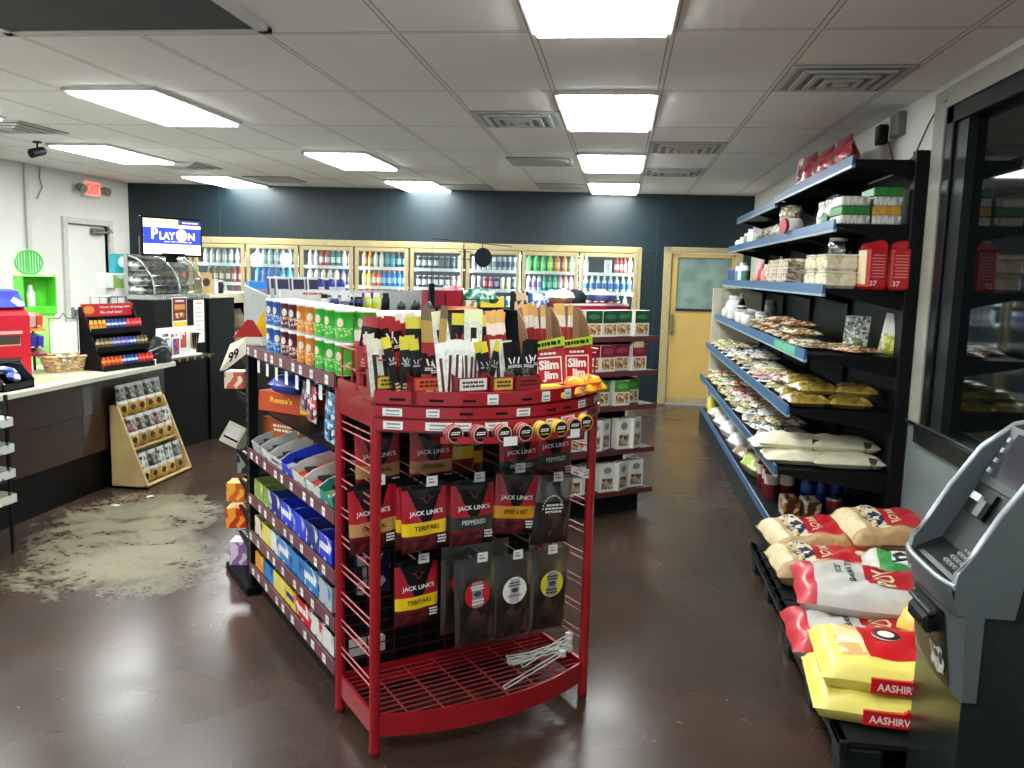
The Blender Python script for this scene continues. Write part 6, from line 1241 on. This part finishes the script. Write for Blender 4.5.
def el(a, r=1): return (-.06+.13*r*math.cos(a), 0, .81+.095*r*math.sin(a))
m.tube([el(2*PI*q/24) for q in range(25)], .008, fc, 6)
for q in range(-4, 5): x = q*.026; h = .095*math.sqrt(max(0, 1-(x/.13)**2)); m.box(-.06+x-.008, -.06+x+.008, -.002, .004, .81-h, .81+h, fc)
m.build('fan', t)
# wire display behind the shot rack with stacked cartons
t = thing('wire_display', 'tall thin wire display stand behind the shot rack', 'display rack', (-4.36, 7.10, CZT), PI/2-.5)
m = MB()
for x in (-.24, -.08, .08, .24):
    for y in (0, .16): m.tube([(x, y, 0), (x, y, .50)], .004, CHROME, 5)
for z in (.12, .25, .38, .50):
    for y in (0, .08, .16): m.tube([(-.24, y, z), (.24, y, z)], .004, CHROME, 5)
m.build('wire_frame', t); wm = Matrix.Translation((-4.36, 7.10, CZT)) @ Matrix.Rotation(PI/2-.5, 4, 'Z')
for q, (x, z, w, h, c1, c2, lb) in enumerate(((.02, .506, .30, .07, '#e4e4e0', '#e4e4e0', 'white carton with three dark marks on the wire display'), (.0, .578, .22, .12, '#a8c888', '#e0e8d8', 'white and pale green carton with a slanting flap on the wire display'), (-.13, .578, .10, .13, '#e8e8e4', '#e4e4e0', 'plain white carton at the left on the wire display'))):
    m = carton(w, .14, h, mat(c1, .5) if q != 1 else speck([c1, c2], 14, .5), WHITE, WHITE)
    if q == 0: m.text('LLL', .03, mat('#5a6068', .5), lambda x, z: (.05+x, -.002, .035+z), .02)
    if q == 1: m.prism([(-.10, .0), (.10, .0), (-.10, .115)], -.004, -.001, mat('#8cb060', .5), 'y')
    one('carton', m, lb, 'carton', wm @ Vector((x+(.0 if q else .04), .01, z)), PI/2-.5)
for q, (x, z) in enumerate(((-.12, .125), (.06, .125), (-.05, .255), (.12, .255), (.1, .385))): one('clear_pack', standbag(.12, .11, .05, speck(['#b8c0c0', '#6a7474', '#e0e4e4', '#3a4444'], 30, .25), 6, seed=q+90), f'silvery clear pack on the wire display, {ORD[q]} from the bottom', 'packet', wm @ Vector((x, .08, z)), PI/2-.5)
m = carton(.22, .10, .17, mat('#28a8b8', .4), mat('#2498a8', .4), WHITE); m.lathe([(.05, 0, mat('#d8f0f4', .5)), (.05, .001, None)], 18, M=Matrix.Translation((-.03, -.002, .10)) @ Matrix.Rotation(PI/2, 4, 'X'), smooth=False); m.prism([(.05, .0), (.11, .0), (.11, .16), (.06, .12)], -.003, -.001, WHITE, 'y')
one('teal_carton', m, 'teal carton with a pale round mark on top of the white cartons', 'carton', wm @ Vector((.03, .02, .708)), PI/2-.5)
m = MB(); m.prism([(-.04, 0), (.08, .05), (.12, .12), (.02, .13)], -.01, .01, mat('#1c98b8', .4), 'y').build('flap', COL.objects.get('teal_carton')); COL.objects['flap'].location = (.14, .02, -.0)
# black bag and cup at the counter end
m = MB(); DB = mat('#15191b', .5, coat=.2)
m.grid(lambda u, v: Vector((.16*math.cos(2*PI*u)*math.cos(v*PI/2)**.7, .11*math.sin(2*PI*u)*math.cos(v*PI/2)**.7, .17*math.sin(v*PI/2)*(1+.25*math.cos(2*PI*u)))), 18, 8, DB); m.tube([(-.10, -.08, .10), (.0, -.115, .14), (.10, -.10, .12), (.15, -.04, .05)], .008, mat('#8a9296', .3, .5), 5)
one('black_bag', m, 'slumped black bag with a grey zip at the counter end beside the shot rack', 'bag', (-3.77, 6.50, CZT), 1.2)
one('small_cup', MB().lathe([(.018, 0, WHITE), (.022, .04, WHITE), (.02, .04, None)], 12), 'small white cup at the front edge of the countertop', 'cup', (-3.69, 6.36, CZT))
# rack with gum trays in front of the counter, at the picture edge
t = thing('gum_rack', 'black rack of four gum tiers in front of the counter, cut by the picture edge', 'display rack', (-3.50, 4.18, 0)); GR = mat('#14181a', .4)
for x in (-.10, .08):
    for y in (-.26, .17): MB().box(x-.008, x+.008, y-.008, y+.008, 0, .92, GR).build('upright', t)
for k, z in enumerate((.75, .60, .455, .31)):
    MB().prism([(-.10, z+.02), (.10, z-.01), (.10, z-.02), (-.10, z+.01)], -.27, .19, GR, 'y').build('tier', t)
    for q in range(2):
        one('gum_tray', tray(.20, .18, .05, .06, '#d8dcd8', ['#4c9c8c', '#8a9498', '#3c6cb8', '#d8c040'][k], ['#e4e8e8', '#c8ccd0', '#d8dce4', '#e8dc80'][k]), f'white gum tray on the {["highest", "second", "third", "lowest"][k]} tier of the gum rack, {"farther" if q else "nearer"}', 'tray', (-3.375, 4.03+q*.215, z-.006), rot=(0, 0, PI/2), )
# wooden stand with pouches on the floor
t = thing('wooden_stand', 'pale wooden stepped floor stand full of snack pouches, against the counter', 'display stand', (-3.73, 5.79, 0)); WDN = mat('#b59a68', .5, var=.12, scale=8)
prof = [(0, 0), (.30, 0), (.30, .03), (.075, .62), (0, .62)]
for y in (0, .64): MB().prism(prof, y, y+.018, WDN, 'y').build('side_panel', t)
MB().box(0, .015, 0, .655, 0, .62, WDN).build('back_panel', t); MB().box(.27, .30, 0, .655, 0, .035, WDN, c=.003).build('front_lip', t); MB().box(.0, .30, .0, .655, .0, .02, WDN).build('bottom', t)
for x0, x1, z in ((.02, .10, .525), (.06, .18, .295)): MB().box(x0, x1, .018, .64, z-.012, z, WDN).build('tier', t)
ZIP = clear('#c8cccc', .25, .2, 'zip_bag')
def pouch(c_in, c_lab):
    I_ = speck([c_in, '#2a2622', '#8a8478', c_in], 40, .3); L_ = speck([c_lab, c_lab, '#2a2018', '#d8d0b8'], 26, .4); S_ = mat('#c8ccc8', .3)
    return standbag(.115, .24, .055, lambda u, v: L_ if v < .42 else S_ if v < .48 else (mat('#a8acaa', .25) if v > .88 else I_), 8, seed=hash(c_in) % 7, wr=.004)
PCH = {'grey': Stock('snack_pouch', pouch('#5c605e', '#b8903c'), 'snack pouch'), 'reddish': Stock('snack_pouch', pouch('#7a4a54', '#c09a48'), 'snack pouch'), 'dark': Stock('snack_pouch', pouch('#34302c', '#a8843c'), 'snack pouch'), 'pale': Stock('snack_pouch', pouch('#b8bcb4', '#d0aa50'), 'snack pouch')}
for tier, (x, z, cols) in enumerate(((.07, .53, ['grey', 'dark', 'grey', 'dark', 'grey']), (.15, .30, ['reddish', 'dark', 'dark', 'reddish', 'pale']), (.235, .025, ['pale', 'dark', 'pale', 'pale', 'grey']))):
    for q, c in enumerate(cols): PCH[c].put((-3.73+x, 5.79+.085+q*.122, z), f'{c} snack pouch, {ORD[q]} from the near side on the {["top", "middle", "bottom"][tier]} step of the wooden stand', rot=(-.10, 0, PI/2+.05*((q*3+tier) % 3-1)))
# black back counter with the food case and the menu screen
bc = thing('back_counter', 'black cabinet with pegboard front carrying the food case, beyond the brown counter', 'cabinet', (-3.92, 7.35, 0), -.12)
KBK = mat('#060809', .5)
MB().box(-.24, 0, -.46, .30, 0, 1.355, KBK, c=.004).build('body', bc); m = MB(); m.box(-.70, .02, .31, .74, 0, 1.36, KBK)
for i_ in range(10):
    for j_ in range(30): m.box(.0195, .0215, .35+i_*.04, .356+i_*.04, .12+j_*.04, .126+j_*.04, mat('#3a4246', .5))
m.build('pegboard_end', bc); MB().box(-.72, .04, .30, .76, 1.362, 1.40, mat('#c9c2a4', .45), c=.004).build('pegboard_top', bc)
MB().box(.0, .22, -.66, .10, .84, .865, mat('#1c1f20', .4), c=.004).build('ledge', bc)
for q in range(6): MB().lathe([(.018, 0, mat('#8a5a30', .4)), (.018, .002, None)], 10, M=Matrix.Translation((.221, -.55+q*.11, .852)) @ Matrix.Rotation(PI/2, 4, 'Y'), smooth=False).build('edge_button', bc)
bcm = Matrix.Translation((-3.92, 7.35, 0)) @ Matrix.Rotation(-.12, 4, 'Z')
# curved glass case
gc = thing('food_case', 'silver countertop food case with curved clear hood under the menu screen', 'food case', bcm @ Vector((-.19, -.08, 1.357)), PI/2-.12)
gc.scale = (.80, 1, 1)
GLC = clear('#e4ecec', .20, .06, 'case_glass'); SLV = mat('#b0b4b4', .25, .8)
MB().box(-.45, .45, -.19, .10, 0, .05, SLV, c=.006).build('base', gc)
for z in (.13, .26): 
    o = MB().box(-.42, .42, -.10, .09, z-.008, z, SLV).build('tray_shelf', gc)
def hood(u, v): a = v*PI/2; return Vector((-.44+.88*u, .10-.28*math.cos(a), .05+.33*math.sin(a)))
MB().grid(hood, 10, 8, GLC).build('hood', gc)
for u in (0, .5, 1): MB().tube([hood(u, q/8) for q in range(9)], .009, SLV, 6).build('hood_rib', gc)
MB().box(-.45, .45, .08, .12, .05, .39, SLV).build('back_panel', gc)
for r, z in ((0, .052), (1, .132), (2, .262)):
    for q in range(7):
        u = -.30+q*.10; one('wrapped_food', pillow(.10, .16, .07, speck(['#c8ccc8', '#8a9090', '#e4e6e2', '#6a6458', '#b89a68'], 26, .3), 6, seed=q+r*9), f'foil-wrapped food item in the glass case, {["bottom", "middle", "upper"][r]} level', 'food', (bcm @ Matrix.Translation((-.19, -.08, 1.357)) @ Matrix.Rotation(PI/2, 4, 'Z')) @ Vector((u, .05+.03*(r == 0)*-1, z)), PI/2-.12+.2*(q % 3-1), f'wrapped food, {["bottom", "middle", "upper"][r]} case level')
# menu screen
tv = thing('menu_screen', 'flat screen with a blue and white advertisement on top of the food case', 'screen', (-3.86, 7.02, 1.905), math.radians(62))
tv.scale = (.9, .9, .9)
MB().box(-.325, .325, 0, .035, -.185, .185, mat('#08090a', .3), c=.005).build('bezel', tv)
m = MB(); wS = .72; quad(m, -.305, .305, -.165, .165, -.001, glow('#f4f0e4', wS)); quad(m, -.305, .305, -.068, .098, -.002, glow('#2338b0', wS)); quad(m, -.305, .305, .086, .100, -.0025, glow('#f4e4a8', wS)); quad(m, -.305, .09, .104, .162, -.0025, glow('#f0dca0', wS)); quad(m, .06, .305, .116, .165, -.0028, glow('#28307c', wS)); m.build('display', tv)
m = MB(); wt = glow('#ffffff', .85)
m.text('P', .105, wt, lambda x, z: (-.19+x, -.004, .028+z), .03); m.text('LAY', .070, wt, lambda x, z: (-.058+x, -.004, .010+z), .03, w=.165); m.text('N', .070, wt, lambda x, z: (.20+x, -.004, .010+z), .03, w=.075)
m.lathe([(.058, 0, wt), (.058, .001, None)], 24, M=Matrix.Translation((.092, -.004, .018)) @ Matrix.Rotation(PI/2, 4, 'X'), smooth=False); m.marks(-.12, .21, -.054, -.036, -.004, glow('#aab0f0', 1.0), 1, 6)
for q in range(4):
    m.box(-.28+q*.15, -.19+q*.15, -.0035, -.003, -.105, -.098, glow('#8890b8', .7)); m.box(-.28+q*.15, -.21+q*.15, -.0035, -.003, -.135, -.129, glow('#a8a8b8', .7))
m.marks(.10, .28, .130, .150, -.004, glow('#e8c8e8', 1), 1, 8).build('lettering', tv)
MB().box(-.05, .05, .01, .05, -.24, -.17, BLACK).box(-.12, .12, -.02, .10, -.167-.005, -.155, BLACK).build('stand', tv)
# flyers and brochure holder on the black front
def flat(name, lb, cat, x, y, z, w, h, mk): 
    m = MB(); m.box(-w/2, w/2, -.003, 0, 0, h, PAPER); mk(m, w, h); one(name, m, lb, cat, bcm @ Vector((x, y, z)), PI/2-.12)
def fl1(m, w, h):
    quad(m, -w/2+.006, w/2-.006, h*.28, h-.006, -.004, mat('#6c1c18', .5)); quad(m, -w*.36, w*.36, h*.62, h*.78, -.005, mat('#d08838', .5)); quad(m, -w*.3, w*.3, h*.36, h*.52, -.005, speck(['#a86838', '#e0c090', '#5c2c18'], 30, .5)); quad(m, -w/2+.006, w/2-.006, h*.04, h*.24, -.004, mat('#e0c838', .5)); m.marks(-w*.3, w*.3, h*.84, h*.93, -.0055, WHITE, 1, 3)
flat('food_poster', 'dark red and yellow food poster on the black cabinet front', 'poster', .004, -.12, 1.09, .21, .29, fl1)
def fl2(m, w, h):
    for q in range(7): quad(m, -w*.36, w*(.36 if q % 2 else .2), h*(.2+.1*q), h*(.22+.1*q), -.004, mat('#b0aca4', .5))
    m.marks(-w*.3, w*.3, h*.90, h*.95, -.004, mat('#d06838', .5), 1, 4)
flat('paper_notice', 'plain white paper notice beside the food poster', 'poster', .004, .17, .95, .16, .40, fl2)
t = thing('brochure_holder', 'white brochure holder with leaflets on the ledge below the poster', 'brochure holder', bcm @ Vector((.10, -.30, .866)), PI/2-.12)
MB().box(-.26, .28, 0, .02, 0, .26, WHITE, c=.003).box(-.26, .28, -.06, .0, 0, .012, WHITE).build('holder', t)
for q, (x, z, c1, c2) in enumerate(((-.20, .06, '#6c2c30', '#8a98b8'), (-.20, .02, '#3c4870', '#c8ccd8'), (-.08, .05, '#8a3028', '#d8c8c0'), (-.07, .01, '#3440a0', '#b83828'), (.05, .06, '#a85038', '#e0d8d0'), (.18, .05, '#c89858', '#e4dcc8'))): MB().box(x-.05, x+.05, -.03-.01*(q % 2), -.024-.01*(q % 2), z, z+.17, PAPER).add([(x-.042, -.0305-.01*(q % 2), z+.015), (x+.042, -.0305-.01*(q % 2), z+.015), (x+.042, -.0305-.01*(q % 2), z+.155), (x-.042, -.0305-.01*(q % 2), z+.155)], [[0, 1, 2, 3]], speck([c1, c2, c1], 24, .5)).build('leaflet', t)
for q in range(3): 
    m = MB(); a = -.3+q*.3; m.tube([(.17+.02*q, -.05, .05), (.17+.02*q+.06*math.sin(a), -.06, .20)], [.004, .012], mat('#24221c', .5), 6).build('pen', t)
# goods on and beyond the pegboard end
m = carton(.13, .10, .20, mat('#c8a878', .5), mat('#b89868', .5)); m.lathe([(.04, 0, mat('#4a2c1c', .5)), (.04, .001, None)], 14, M=Matrix.Translation((0, -.002, .11)) @ Matrix.Rotation(PI/2, 4, 'X'), smooth=False); one('coffee_box', m, 'tan box with a dark round print on the pegboard cabinet top', 'box', bcm @ Vector((-.05, .38, 1.401)), PI/2-.5)
for q, (x, y, r, h, c1, lb) in enumerate(((-.18, .50, .035, .19, '#a81c28', 'tall red can beside the tan box on the pegboard cabinet'), (-.05, .52, .03, .14, '#e0e0dc', 'white cup stack on the pegboard cabinet'), (-.06, .62, .035, .13, '#1c1e20', 'black canister at the end of the pegboard cabinet'))): one('canister', MB().lathe([(r, 0, mat(c1, .35)), (r, h*.8, mat(c1, .35)), (r*.9, h*.84, mat('#c8ccc8', .35)), (r*.9, h, None)], 12), lb, 'canister', bcm @ Vector((x, y, 1.401)))
one('blue_bin', MB().prism([(-.08, 0), (.08, 0), (.10, .12), (-.10, .12)], -.06, .06, mat('#2c78c8', .4), 'y'), 'bright blue bin past the pegboard cabinet', 'bin', (-3.72, 8.42, 1.401), .6)
sb = thing('sandwich_stand', 'dark stand with a cream top past the pegboard cabinet', 'stand', (-3.98, 8.48, 0), -.05)
MB().box(-.4, .14, -.30, .32, 1.30, 1.40, mat('#c4bc98', .45), c=.004).build('top', sb); MB().box(-.4, .05, -.30, .32, 0, .80, KBK).build('base', sb); MB().box(-.4, -.36, -.3, .32, .80, 1.30, KBK).build('back_panel', sb); MB().box(-.4, .10, -.30, -.26, .8, 1.3, KBK).box(-.4, .10, .28, .32, .8, 1.3, KBK).build('side_panel', sb)
MB().lathe([(.05, 0, mat('#d85038', .45)), (.05, .002, None)], 18, M=Matrix.Translation((.141, .14, 1.35)) @ Matrix.Rotation(PI/2, 4, 'Y'), smooth=False).build('round_sticker', sb)
pb = Stock('paper_sack', standbag(.24, .21, .14, mat('#8a745c', .65, var=.15), 8, seed=77, wr=.006), 'bag')
pb.put((-3.98, 8.50, .801), 'brown paper sack on the stand past the pegboard cabinet, lower', PI/2); pb.put((-3.99, 8.52, 1.015), 'brown paper sack on the stand past the pegboard cabinet, upper', PI/2+.1)
# red notice on the left wall
t = thing('wall_notice', 'red and white notice board on the left wall at the picture edge', 'notice', (XL, 8.16, 1.73))
MB().box(0, .012, -.26, .20, 0, .38, mat('#e0dcd6', .5), c=.003).build('board', t); MB().box(.012, .014, -.25, .19, .01, .20, mat('#8c2430', .5)).box(.012, .014, -.25, .19, .27, .31, mat('#6a7070', .5)).build('print', t)

for q, (x, y) in enumerate(((-3.42, 5.36), (-3.32, 5.62))): one('paper_scrap', MB().prism([(-.03, -.012), (.02, -.02), (.03, .01), (-.01, .02)], 0, .004, mat('#d8d8d0', .6), 'z'), f'small white paper scrap on the floor, {"nearer" if q == 0 else "farther"} one by the counter base', 'litter', (x, y, .001), q*1.1)
